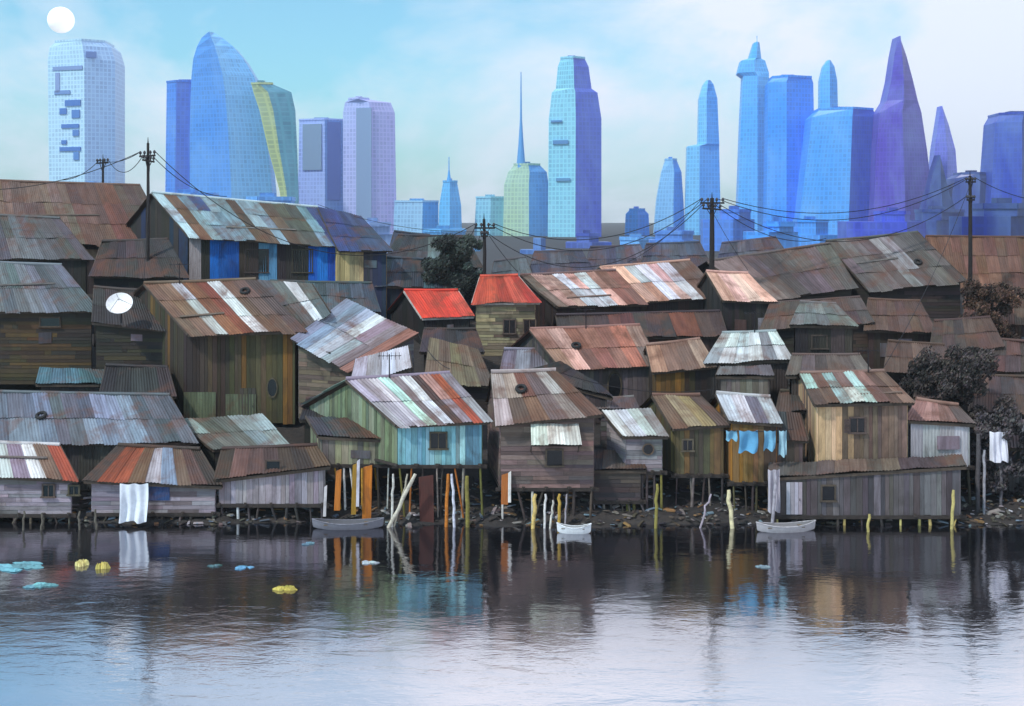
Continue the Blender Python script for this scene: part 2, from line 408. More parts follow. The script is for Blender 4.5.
    for (a_, b_, c_, sgn) in ((fl, rl, bl_, -1), (fr, rr, br_, 1)):
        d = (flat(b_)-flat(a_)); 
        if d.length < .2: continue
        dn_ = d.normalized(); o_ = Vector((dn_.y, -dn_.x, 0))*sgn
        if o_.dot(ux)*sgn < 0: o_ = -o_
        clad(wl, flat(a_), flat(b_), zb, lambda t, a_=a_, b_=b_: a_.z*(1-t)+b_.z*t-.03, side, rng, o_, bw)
        if gable: clad(wl, flat(b_), flat(c_), zb, lambda t, b_=b_, c_=c_: b_.z*(1-t)+c_.z*t-.03, side, rng, o_, bw)
    wo = wl.build('wall', M['board'], root)
    if trim:
        pass
    def onwall(x, y):                        # pixel -> point on the front wall plane
        k = (x-512)/F_PX; a, b_ = flat(fl), flat(fr)
        d = b_-a; t = (k*a.y-a.x)/(d.x-k*d.y) if abs(d.x-k*d.y) > 1e-6 else .5
        p = a+d*t; return Vector((p.x, p.y, CAM_H-(y-HZ)*p.y/F_PX))
    for i, pn in enumerate(panels):          # odd sheets nailed over the boards
        (x0, y0, x1, y1, c) = pn[:5]
        a = onwall(x0, y0); b_ = onwall(x1, y1); mb = MB()
        e = Vector((b_.x-a.x, b_.y-a.y, 0)); k = max(2, int(e.length/.19*4)); rows = []; uu = []
        for z in (b_.z, a.z):
            rows.append([Z(a, z)+e*(j/k)+out*(.105+.015*math.sin(j*math.pi/2)) for j in range(k+1)])
            uu.append([(j/k*e.length+i*5, z) for j in range(k+1)])
        mb.grid(rows, lin(c), uu)
        p0 = [Z(a,b_.z)+out*.07, Z(b_,b_.z)+out*.07, Z(b_,b_.z)+out*.06, Z(a,b_.z)+out*.06]
        mb.hexa(p0+[p+Vector((0,0,a.z-b_.z)) for p in p0], lin(c))
        mb.build('wall_panel', M['sheet'], root)
    for _ in range(0 if key in ('hut_cyan','blue_long') else rng.choice((0,1,1,2))):   # patches of ply and tin nailed on where the boards rotted
        t0 = rng.uniform(.05,.75); sp = rng.uniform(.5,1.3); a = flat(fl).lerp(flat(fr), t0); Lw = (flat(fr)-flat(fl)).length
        if t0*Lw+sp > Lw-.1: continue
        zt = fl.z-rng.uniform(.5,1.6); hh = rng.uniform(.4,1.1)
        if zt-hh < zb+.1: continue
        pxa = a.x/a.y*F_PX+512; pya = HZ+(CAM_H-zt)/a.y*F_PX; pxb = pxa+sp/a.y*F_PX; pyb = pya+hh/a.y*F_PX
        if any(not (pxb < w_[0]-4 or pxa > w_[2]+4 or pyb < w_[1]-4 or pya > w_[3]+4) for w_ in list(win)+list(panels)+([door] if door else [])+([awn] if awn else [])): continue
        e = ux*sp; mb = MB(); c4 = lin(jit(rng, rng.choice([BR,LV,GR,DB,TN,SB,DG]), .15)); o1 = out*(.20 if STYLE[0] == 't' else .085); o0 = out*(.04 if STYLE[0] == 't' else .055); tl = rng.uniform(-.05,.05)
        mb.hexa([Z(a,zt-hh)+o1, Z(a,zt-hh+tl)+e+o1, Z(a,zt-hh+tl)+e+o0, Z(a,zt-hh)+o0, Z(a,zt)+o1, Z(a,zt+tl)+e+o1, Z(a,zt+tl)+e+o0, Z(a,zt)+o0], c4)
        mb.build('wall_patch', M['sheet'], root)
    for (x0, y0, x1, y1, kind) in win:
        a = onwall(x0, y0); b_ = onwall(x1, y1)
        cen = (a+b_)*.5; hh = abs(a.z-b_.z); ww = Vector((b_.x-a.x, b_.y-a.y, 0)).length
        off = out*(.06 if any(p[0] < x0 < p[2] and p[1] < y0 < p[3] for p in panels) else 0)
        window(root, cen+off, ux, out, ww, hh, kind, jit(rng, (92,80,68)), rng)
    if door:
        (x0, y0, x1, y1, c) = door; a = onwall(x0, y0); b_ = onwall(x1, y1); mb = MB(); e = Vector((b_.x-a.x, b_.y-a.y, 0)); nb = 4
        for k in range(nb):
            s0 = Z(a, b_.z)+e*(k/nb+.01)+out*.05; s1 = Z(a, b_.z)+e*((k+1)/nb-.01)+out*.05; o2 = out*.05; h_ = Vector((0,0,a.z-b_.z))
            mb.hexa([s0+o2, s1+o2, s1, s0, s0+o2+h_, s1+o2+h_, s1+h_, s0+h_], lin(jit(rng, c)))
        do = mb.build('door', M['paint'], root)
        hb = MB(); hp = Z(a, (a.z+b_.z)/2)+e*.82+out*.10; hb.tube([hp, hp+out*.06, hp+out*.06+Vector((0,0,-.14))], .02, lin((60,58,56)), 6); hb.build('handle', M['iron'], do)
    if awn:
        (x0, y0, x1, y1, drop, c) = awn      # eave pixels, run out of the wall
        a = onwall(x0, y0); b_ = onwall(x1, y0); h_ = abs(onwall(x0, y1).z-a.z)
        qq = [Z(a, a.z-h_)+out*drop, Z(b_, b_.z-h_)+out*drop+ux*.15, b_+out*.12, a+out*.12]
        mb = MB(); k = max(2, int((qq[1]-qq[0]).length/.8)); sheets_on(mb, qq, [c]*k, rng, amp=.02); aw = mb.build('awning', M['sheet'], root)
        mb = MB()
        for p in (a, b_): mb.beam(Z(p, p.z-h_-.6)+out*.08, Z(p, p.z-h_-.08)+out*drop*.9, .06, .06, lin((70,60,52)))
        mb.build('bracket', M['wood'], aw)
    if stilts:
        bw_ = MB()
        for p_, r_ in ((fl, fr), (bl_, br_)):
            bw_.beam(Z(p_, zb-.13)+out*.02-ux*.3, Z(r_, zb-.13)+out*.02+ux*.3, .16, .2, lin((58,50,46)))
        for k in range(5):
            a = fl.lerp(fr, k/4); b2 = bl_.lerp(br_, k/4); bw_.beam(Z(a, zb-.02)+out*.25, Z(b2, zb-.02), .14, .12, lin((64,55,50)))
        bw_.build('floor_frame', M['wood'], root)
        pc = stilt_cols or [(66,58,54),(88,78,70),(120,112,108),(56,50,48)]
        for row, (p_, r_) in enumerate(((fl, fr), (bl_, br_))):
            ns = stilts if row == 0 else max(3, stilts//2)
            for k in range(ns):
                t = (k+rng.uniform(.15,.85))/ns if 0 < k < ns-1 else (0.02 if k == 0 else .98)
                p = p_.lerp(r_, t); tx = rng.uniform(-.22,.22)
                if rng.random() < .15: tx *= 4
                mb = MB(); r0 = rng.uniform(.05,.095); zt = zb-.08
                mb.tube([(p.x, p.y, zt), (p.x+tx*.5, p.y+rng.uniform(-.06,.06), zt*.5-.4), (p.x+tx, p.y-.05, -1.2)], [r0*.9, r0, r0*1.1], lin(jit(rng, rng.choice(pc))), 8)
                mb.build('stilt', M['wood'], root)
    HOUSES[key] = dict(root=root, q=q, fl=fl, fr=fr, out=out, ux=ux, zb=zb, onwall=onwall)
    return root

# ------------------------------------------------------------------ the shacks, front row on the water
house('shed_left', 'low lavender-grey waterside shed furthest left, white sheets on its brown roof', [(-34,474),(78,480),(60,446),(-34,442)], (68,71.5), 514,
      [W,BR,W,LV,W,BR,RU], [LV,(142,136,144),LV,(120,112,116)], win=[(44,485,54,496,'plain'),(70,486,79,494,'plain')], stilts=9, stilt_cols=[(70,62,58),(104,96,84)], over=.08)
house('shed_rust', 'low rust-red roofed shed with one pale cyan sheet and a blue wall panel', [(84,480),(222,486),(200,450),(118,446)], (68.2,72), 513,
      [DB,RU,RU,BR,W,LB,BR,BR,DB], [LV,LV,(120,112,118),LV], panels=[(146,484,170,500,(48,84,140))], stilts=9, over=.08)
house('shed_pale', 'lavender-grey plank shed with a small black window high up, right of the rust-roofed shed', [(214,480),(330,466),(318,446),(222,450)], (68.4,72), 504,
      [DB,BR,(84,66,60),DB,BR], [(158,150,160),(170,162,172),(150,142,154)], win=[(267,461,280,473,'hole')], stilts=9, stilt_cols=[(210,208,214),(70,64,62),(60,56,56)], over=.08)
house('hut_cyan', 'bright cyan plank hut on tall stilts with one dark square window', [(396,425),(490,421),(450,374),(346,380)], (68.4,73.5), 465,
      [(160,154,168),(150,140,150),W,MT,(128,118,120),W,DB,PK,RU,LV], [(120,176,190),(108,164,184),(146,192,200),(124,180,194),(150,192,196),(104,156,178)], side=[GN,(128,140,120)],
      win=[(431,433,446,448,'plain')], stilts=8, stilt_cols=[(150,140,130),(196,120,40),(120,112,56),(60,52,50),(226,224,220)], over=.07, name='stilt_hut', cat='hut')
house('hut_brown', 'mauve-brown plank hut on stilts under a small white awning, right of the cyan hut', [(496,424),(602,414),(556,371),(491,373)], (68,73), 488,
      [(176,168,170),BR,(140,100,84),(120,104,98),(168,152,146),BR], [(116,98,94),(128,106,100),(108,92,90)], win=[(547,450,562,465,'hole')], stilts=8,
      stilt_cols=[(206,178,96),(226,222,214),(60,52,46),(80,70,60)], over=.07, awn=(531,424,578,441,1.1,(222,230,222)), name='stilt_hut', cat='hut')
house('hut_tiny', 'tiny grey plank hut with a round window and a white mono-pitch roof', [(622,436),(668,436),(650,410),(602,411)], (69.5,73), 471,
      [(214,222,222),W,(206,216,216),(150,146,146)], [(132,128,134),(150,146,150),(120,116,122)], win=[(642,443,654,455,'oval')], gable=False, stilts=6, stilt_cols=[(70,64,64),(120,112,60)], name='stilt_hut', cat='hut', over=.05)
house('hut_olive', 'olive-brown hut with a tan sheet roof between the tiny white-roofed hut and the blue laundry', [(672,428),(730,424),(700,396),(652,396)], (70.5,74), 474,
      [BR,(150,132,100),(160,140,104),BR], [OL,(84,78,60),(120,96,60)], stilts=6, over=.05, win=[(683,440,692,450,'plain')])
house('hut_ochre', 'ochre plank hut behind the blue laundry, ragged white sheets on its roof', [(728,420),(782,424),(770,398),(716,394)], (70,73), 482,
      [(196,204,208),W,GR,(176,186,190)], [OC,(150,112,60),(132,100,66),(92,70,58)], stilts=6, over=.05, stilt_cols=[(226,214,180),(70,64,60),(90,84,60)])
house('house_tan', 'long brown house with mint and white sheets on its roof and a tan left wall', [(814,404),(914,402),(884,372),(800,374)], (70,76), 468,
      [(136,116,100),BR,MT,(214,228,220),MT,(140,112,98),BR,(130,104,92)], [(214,180,142),(202,166,130),(124,102,90),(112,94,84),(128,108,94)],
      win=[(850,418,864,432,'shutter')], over=.06, name='waterside_house', cat='house')
house('shed_lilac', 'pale lilac-grey shed with a crooked pinkish roof near the right-hand posts', [(904,420),(975,424),(958,406),(916,400)], (70.6,74), 466,
      [(150,116,104),PK,(140,110,100),(104,88,84)], [(150,146,154),(166,162,170),(176,172,178)], over=.06, stilts=6)
house('deck_shed', 'dark grey boathouse of rough planks standing low over the water on the right', [(768,478),(966,466),(960,456),(770,464)], (67.6,70), 515,
      [(98,90,88),(120,104,96),(88,80,80)], [(92,88,92),(104,98,102),(84,80,86),(96,92,96),(112,108,114)], side=[(84,80,86)], gable=False, stilts=11,
      stilt_cols=[(70,66,68),(196,180,110),(60,56,58)], door=(786,482,802,514,(170,166,176)), win=[(822,486,834,500,'hole')], over=.04, name='boathouse', cat='boathouse')
house('lean_dark', 'dark plank lean-to over the water between the brown hut and the tiny hut', [(588,470),(646,470),(640,452),(592,450)], (69.3,71.5), 500,
      [DG,(84,76,74),DB], [(62,56,56),(74,66,64)], gable=False, stilts=6, over=.05)
house('lean_cream', 'low cream and olive lean-to tucked left of the cyan hut', [(318,436),(396,440),(380,420),(306,416)], (70.5,74), 464,
      [DG,(70,62,60),BR], [(112,106,98),(150,146,120),(120,130,106)], gable=False, stilts=8, stilt_cols=[(200,120,40),(196,150,50),(232,232,228),(60,54,52)], over=.05)
house('hut_night', 'narrow near-black plank hut right of the blue laundry', [(770,440),(808,440),(800,414),(772,412)], (70.8,73), 486,
      [DG,DB], [(110,92,86),(92,78,74)], gable=False, stilts=5, over=.05)

# ------------------------------------------------------------------ second row
house('roof_slate', 'wide slate-grey sheet roof low on the left above the waterside sheds', [(-34,444),(196,442),(170,396),(-34,392)], (74,80), None,
      [(104,112,128),(120,132,150),(96,102,114),(128,142,162),(92,98,110)], [(70,66,66),(84,80,80)], over=.05)
house('porch_green', 'grey-green house front with a pale rounded porch roof', [(212,449),(290,446),(262,414),(176,420)], (75.5,80), 470,
      [(98,100,92),(104,108,96),(112,120,112),(150,168,168),(158,176,178)], [(72,68,62),(88,84,74)], gable=False, over=.05)
house('brown_big', 'tall house with a big white-streaked brown and rust roof, green panels below', [(188,334),(306,331),(256,280),(144,284)], (84,90.5), 424,
      [(126,98,78),(130,100,80),W,(140,88,62),(150,76,50),W,(116,86,68),(104,82,70),(92,76,70)], [(84,70,60),(88,76,58),(100,94,64),(112,102,68),(164,120,52)],
      win=[(267,377,278,398,'oval')], panels=[(184,392,216,418,GN),(226,394,256,418,(108,118,92))], name='hillside_house', cat='house', door=(240,388,256,422,(66,60,52)))
house('grey_wing', 'grey-green wing with a white ridge, between the big brown roof and the shining roof', [(300,330),(330,312),(312,284),(256,280)], (87,86,92,92), 420,
      [(92,96,98),(100,104,104),W,(110,116,118)], [(120,100,84),(128,112,96)], gable=False, over=.05)
house('shine', 'shining blue-grey metal roof sloping left over a tan plank wall', [(292,338),(350,372),(418,334),(346,300)], (83,80.5,86,90), 418,
      [(120,130,150),(140,156,182),(176,194,214),W,(190,204,214),(126,116,124),(150,112,96)], [(138,122,106),(150,134,116),(130,114,100)], side=[(176,176,186),(150,150,160)], gable=False, name='hillside_house', cat='house', over=.06)
house('dark_left', 'tall soot-dark shack between the left slate roofs and the big brown roof', [(92,322),(168,330),(150,292),(94,288)], (88,93), 400,
      [(58,52,52),(70,60,56),(52,48,50)], [(60,54,46),(74,68,50),(50,46,46)], over=.06)
house('left_ochre', 'shack with a domed slate-blue roof over an ochre-stained wall at the left edge', [(-34,312),(98,310),(62,266),(-34,262)], (92,98), 384,
      [(110,122,134),(104,114,124),(122,134,146),(96,106,116)], [(70,64,48),(86,72,44),(104,78,42),(60,56,48)], win=[(41,318,60,326,'hole')], over=.06)
house('left_cyan', 'low shack with a broken cyan sheet roof below the ochre wall', [(36,384),(112,384),(104,370),(40,368)], (85,88), 408,
      [(82,122,136),(96,138,150),(72,106,120)], [(56,54,56),(66,64,64)], gable=False, over=.06)
house('tan_flank', 'leaning shack with a tan flat roof right of the shining roof', [(424,382),(494,386),(478,350),(430,338)], (80,85), 420,
      [(134,118,94),(112,96,74),(140,126,100),(96,84,70)], [(48,44,44),(60,52,50)], gable=False, over=.05)
house('white_gable', 'small pale lilac shack squeezed behind the cyan hut', [(350,386),(412,368),(408,346),(356,360)], (77,76.5,79,79.5), 410,
      [(172,172,182),(186,186,196)], [(128,126,134),(148,146,154)], gable=False, over=.05)
house('pink_mid', 'broad pink-brown roof in the middle with rust blotches', [(560,368),(660,366),(640,326),(530,330)], (86,92), 408,
      [(150,112,98),PK,(150,96,78),(134,92,78),(160,104,84),(130,108,100)], [(134,124,122),(120,110,108),(140,130,128)], win=[(607,370,622,402,'oval')], over=.05, name='hillside_house', cat='house')
house('dark_peak', 'black-roofed shack jammed behind the mauve-brown hut', [(520,372),(612,398),(596,382),(560,362)], (78,76,79,80), 420,
      [(48,46,50),(60,56,58),(42,40,44)], [(110,104,106),(90,84,84)], gable=False, over=.05)
house('ochre_mid', 'shack with a tan roof and bright ochre wall in the middle of the slope', [(652,372),(716,366),(700,340),(646,346)], (82,86), 410,
      [(148,116,100),BR,(160,136,120)], [(150,112,52),(164,120,48),(88,68,46),(60,52,46)], over=.06)
house('rough_white', 'shack with a ragged whitish sheet roof on the middle right', [(704,362),(792,360),(776,332),(722,334)], (82,87), 406,
      [(140,148,150),(206,216,218),(170,180,182),(220,226,226),(120,124,124),(180,190,192)], [(100,96,92),(170,158,146),(160,150,138),(80,74,72)], over=.06)
house('mono_pale', 'narrow shack with a pale strip wall between the ragged white roofs', [(716,376),(774,376),(770,366),(720,366)], (79,81), 400,
      [(130,124,120),(110,106,104)], [(176,164,154),(168,156,148)], gable=False, over=.05)
house('grey_cap', 'shack with a flat grey-green cap roof above the mint-sheeted house', [(790,325),(858,326),(836,305),(800,303)], (88,93), 380,
      [(126,134,130),(136,144,140),(120,128,124)], [(56,52,50),(70,64,60),(88,78,72)], over=.06, win=[(812,336,826,348,'hole')])
house('brown_stack', 'brown shack with a torn mint-green sheet wall beneath the grey cap roof', [(786,376),(872,372),(860,356),(792,356)], (78,82), 410,
      [(112,98,90),(98,86,80),(120,106,96)], [(110,98,90),(98,90,84)], over=.06)

# ------------------------------------------------------------------ third row and the ridge
house('blue_long', 'long bright blue and white shack under a streaked teal-grey roof', [(188,236),(344,246),(318,208),(152,193)], (112,119), None,
      [(190,210,222),(120,88,66),(124,158,172),(134,164,178),(120,152,166),(92,76,58),(150,178,190),(130,156,170),(96,84,66),(84,88,80),(120,150,166),(52,72,124)],
      [(190,186,184),BL,BL,(60,54,44),(96,150,190),(96,150,190),(54,50,48),(24,92,190),(20,84,180)], win=[(246,250,268,272,'plain'),(293,250,312,272,'plain')], side=[(40,60,90),(60,56,52)], name='hillside_house', cat='house', over=.08)
house('blue_wing', 'cream-walled end wing with a dark blue roof slope beside the long blue shack', [(338,250),(392,250),(360,216),(318,208)], (110.5,110.5,117,118), None,
      [(48,66,120),(44,60,108),(60,76,110)], [(190,170,120),(196,178,132),(70,72,84),(44,58,84)], gable=False, name='hillside_house', cat='house', over=.06)
house('top_left', 'huge brown sheet roof on the ridge at the upper left corner', [(-36,240),(172,244),(140,186),(-36,180)], (122,131), None,
      [(120,98,84),(130,104,88),(112,90,80),(126,108,94),(112,80,72),(120,76,60),(92,78,68)], [(56,52,48),(70,62,54)], name='hillside_house', cat='house', over=.05)
house('slate_left', 'slate-grey roof near the left edge below the huge brown roof', [(-36,258),(92,258),(60,219),(-36,214)], (107,113), None,
      [(96,98,104),(108,112,118),(90,90,94)], [(48,46,46),(58,54,52)], over=.05)
house('black_left', 'soot-black shack right of the left slate roofs, under the huge brown roof', [(90,276),(188,276),(168,240),(102,242)], (104,109), None,
      [(62,54,54),(70,60,60),(54,50,52)], [(44,42,44),(54,52,50)], over=.05)
house('blue_low', 'deep teal shack in shade right of the cream-walled wing', [(376,286),(482,288),(470,262),(384,258)], (111,116), None,
      [(58,78,92),(52,64,74),(70,92,104),(46,54,62)], [(36,58,84),(44,76,108),(30,48,66)], over=.05)
house('tar_roof', 'charcoal house with a humped tar roof left of the second pole', [(382,264),(482,266),(466,237),(398,236)], (118,124), None,
      [(64,66,74),(74,78,86),(110,128,126),(58,58,64)], [(50,54,62),(60,66,74)], over=.05, name='hillside_house', cat='house')
house('red_small', 'small shack with a bright red roof edged in white', [(422,318),(474,316),(458,291),(404,291)], (103,107), None,
      [RD,(206,66,44),(196,58,38),(214,84,62)], [(40,38,40),(52,48,48)], over=.06, trim=(214,206,200))
house('red_hip', 'cream shack with two dark windows under a steep orange-red roof', [(472,303),(540,302),(518,276),(480,277)], (101,105), None,
      [(204,84,58),(214,92,62),(196,66,42),(210,96,70),RD], [(176,164,128),(156,144,116),(110,100,84),(120,108,90)], win=[(504,320,515,333,'plain'),(524,320,535,333,'plain')], over=.06, trim=(190,180,172), name='hillside_house', cat='house')
house('pink_long', 'long pink and brown roof with white streaks right of the orange-red roof', [(556,306),(646,304),(616,271),(520,276)], (106,112), None,
      [(116,98,92),(176,140,128),(186,148,136),W,(196,156,142),W,(176,136,122),(130,88,74),(120,84,72)], [(64,44,42),(80,50,44),(56,44,44)], over=.06, name='hillside_house', cat='house')
house('pink_peak', 'pale salmon roof with a white sheet and dark right end on the ridge', [(636,302),(722,296),(690,261),(600,268)], (108,114), None,
      [(190,146,130),(200,158,142),(206,150,130),W,(206,170,164),W,(112,88,78),(96,78,70)], [(60,46,44),(74,52,46)], over=.06, name='hillside_house', cat='house')
house('rust_wall', 'dark shack with a rust-red wall below the salmon roof', [(560,338),(728,336),(720,312),(556,316)], (97,102), None,
      [(66,52,50),(78,58,52),(110,62,48),(74,60,56),(128,72,54),(86,66,60)], [(110,80,70),(124,84,68),(92,72,66)], over=.05)
house('pink_gable', 'small shack with a smooth pink roof beneath the third pole', [(722,300),(776,302),(748,274),(706,272)], (103,107), None,
      [(196,158,146),(204,168,156),(190,152,142)], [(56,50,50),(66,58,56)], over=.06)
house('ash_long', 'long ash-grey roof behind the small pink roof', [(762,300),(856,286),(830,244),(708,262)], (110,116), None,
      [(120,106,104),(104,94,94),(84,78,80),(96,88,88),(112,104,102)], [(84,74,70),(96,84,78)], over=.05, name='hillside_house', cat='house')
house('dome_grey', 'large grey-brown roof with lighter steel sheets on the right ridge', [(868,290),(966,280),(918,233),(826,242)], (112,119), None,
      [(104,98,96),(116,112,110),(92,84,82),(140,140,142),(146,146,148),(96,90,88),(70,62,62)], [(70,60,56),(80,66,60)], over=.05, name='hillside_house', cat='house')
house('brown_right', 'flat reddish-brown roof on the ridge at the right edge', [(936,290),(1070,290),(1060,238),(926,237)], (122,129), None,
      [(120,84,66),(130,90,70),(112,78,64),(140,96,76)], [(70,52,46),(80,60,50)], over=.05, name='hillside_house', cat='house')
house('mid_right', 'brown shack below the ash-grey roof, beside the grey cap roof', [(760,330),(874,322),(860,298),(770,304)], (98,103), None,
      [(104,90,82),(116,98,90),(92,80,76)], [(84,72,66),(98,82,74)], over=.05)
EXTRA = [  # fill the slope where the painting is only dark wash
 ('fill_a','dim umber shack just right of the mint-sheeted roof', [(884,372),(960,376),(944,346),(888,342)], (84,90), [(104,80,66),(118,90,74),(92,74,66)], [(96,74,60),(84,66,56)]),
 ('fill_a2','dim reddish shack below the large roof with steel sheets, right of the grey cap roof', [(864,330),(936,332),(920,302),(868,300)], (97,103), [(112,82,68),(96,74,64)], [(84,64,54)]),
 ('fill_a3','squat dark-roofed shack between two dim shacks, a little below the right-hand pole', [(930,350),(1004,346),(990,318),(934,322)], (92,97), [(86,70,64),(98,76,66)], [(110,80,62),(84,64,54)]),
 ('crest_a','dim slate-blue roof on the crest at the foot of the stepped-crown tower', [(528,276),(594,276),(582,251),(534,253)], (120,125), [(78,82,100),(92,94,108),(70,74,92)], [(56,58,72)]),
 ('crest_b','dim violet-grey roof on the crest below the small bright twin block', [(584,272),(652,270),(640,246),(590,248)], (124,129), [(88,86,104),(74,78,100),(100,96,108)], [(60,60,74)]),
 ('crest_c','dim blue-grey roof on the crest below the slim pale tower', [(640,268),(712,268),(700,243),(646,245)], (121,126), [(76,84,106),(90,94,112),(72,74,90)], [(56,60,76)]),
 ('crest_d','dim slate roof on the crest just right of the stout pole', [(716,266),(790,258),(776,238),(722,244)], (126,131), [(80,84,104),(96,96,108),(84,80,92)], [(60,60,72)]),
 ('crest_e','dim grey roof on the crest between the crooked pole and the long pink roof', [(490,284),(534,280),(526,258),(494,262)], (118,123), [(86,92,98),(100,108,112)], [(60,66,72)]),
 ('crest_f','dark slate-blue roof on the crest beside the dark blue roof slope', [(388,254),(440,256),(430,236),(394,232)], (128,133), [(70,80,100),(84,92,108)], [(52,58,74)]),
 ('fill_b','dim shack low at the right edge with an umber roof', [(958,410),(1060,414),(1050,378),(964,376)], (80,86), [(98,76,66),(84,72,68),(76,70,72)], [(84,70,64),(96,84,80)]),
 ('fill_b2','shadowy grey-brown shack under the dim umber one, left of the right edge', [(914,398),(972,400),(962,378),(918,376)], (79,84), [(92,82,80),(80,72,70)], [(88,72,62)]),
 ('fill_b3','small smoky grey shack low at the far right, behind the white rags', [(972,446),(1064,450),(1056,424),(976,420)], (73,78), [(100,94,98),(88,84,88)], [(92,88,92),(80,76,80)]),
 ('fill_c','umber shack high at the right edge under the reddish ridge roof', [(962,322),(1066,324),(1056,290),(968,288)], (102,108), [(110,78,62),(96,72,62)], [(90,68,58)]),
 ('fill_c2','rust-tinted shack at the right edge, halfway down the slope', [(990,370),(1066,374),(1058,344),(994,340)], (88,94), [(104,76,62),(84,66,60)], [(96,76,66)]),
 ('fill_d','narrow dark shack right of the two-windowed cream shack', [(540,350),(566,350),(560,330),(536,330)], (94,97), [(150,130,124),(130,110,104)], [(170,150,142),(150,130,122)]),
 ('fill_e','shadowed shack just left of the cyan hut roof', [(300,420),(360,414),(350,396),(306,400)], (76.5,80), [(52,48,50),(60,56,56)], [(70,64,60)]),
 ('fill_f','dark shack directly under the small red roof', [(420,352),(484,352),(476,330),(424,330)], (93,97), [(60,56,58),(50,46,50)], [(44,42,44)]),
 ('fill_g','teal-grey shack below the blue and white walls', [(262,308),(380,312),(372,284),(270,282)], (100,105), [(70,92,104),(84,104,112),(60,76,88)], [(48,70,84),(60,60,60)]),
 ('fill_h','lavender shack below the two-windowed cream shack', [(500,372),(560,372),(556,350),(504,350)], (88,92), [(150,144,156),(130,124,134)], [(110,104,108)]),
 ('fill_i','low brown shack left of the mint-sheeted house', [(776,412),(822,410),(812,392),(780,392)], (75,79), [(96,84,78),(80,70,68)], [(92,82,76)]),
 ('fill_j','dark shack between the tiny white-roofed hut and the pink-brown roof', [(596,412),(640,410),(634,398),(600,400)], (76,79), [(140,136,140),(90,84,86)], [(120,114,116)]),
 ('fill_k','sooty shack in the gap under the big brown roof and left of its green panels', [(100,392),(176,396),(168,368),(106,366)], (82,86), [(50,48,50),(60,56,56)], [(52,48,46)]),
]
for k, lab, rf, Y, cc, pp in EXTRA:
    house(k, lab, rf, Y, None, cc, pp, over=.05)

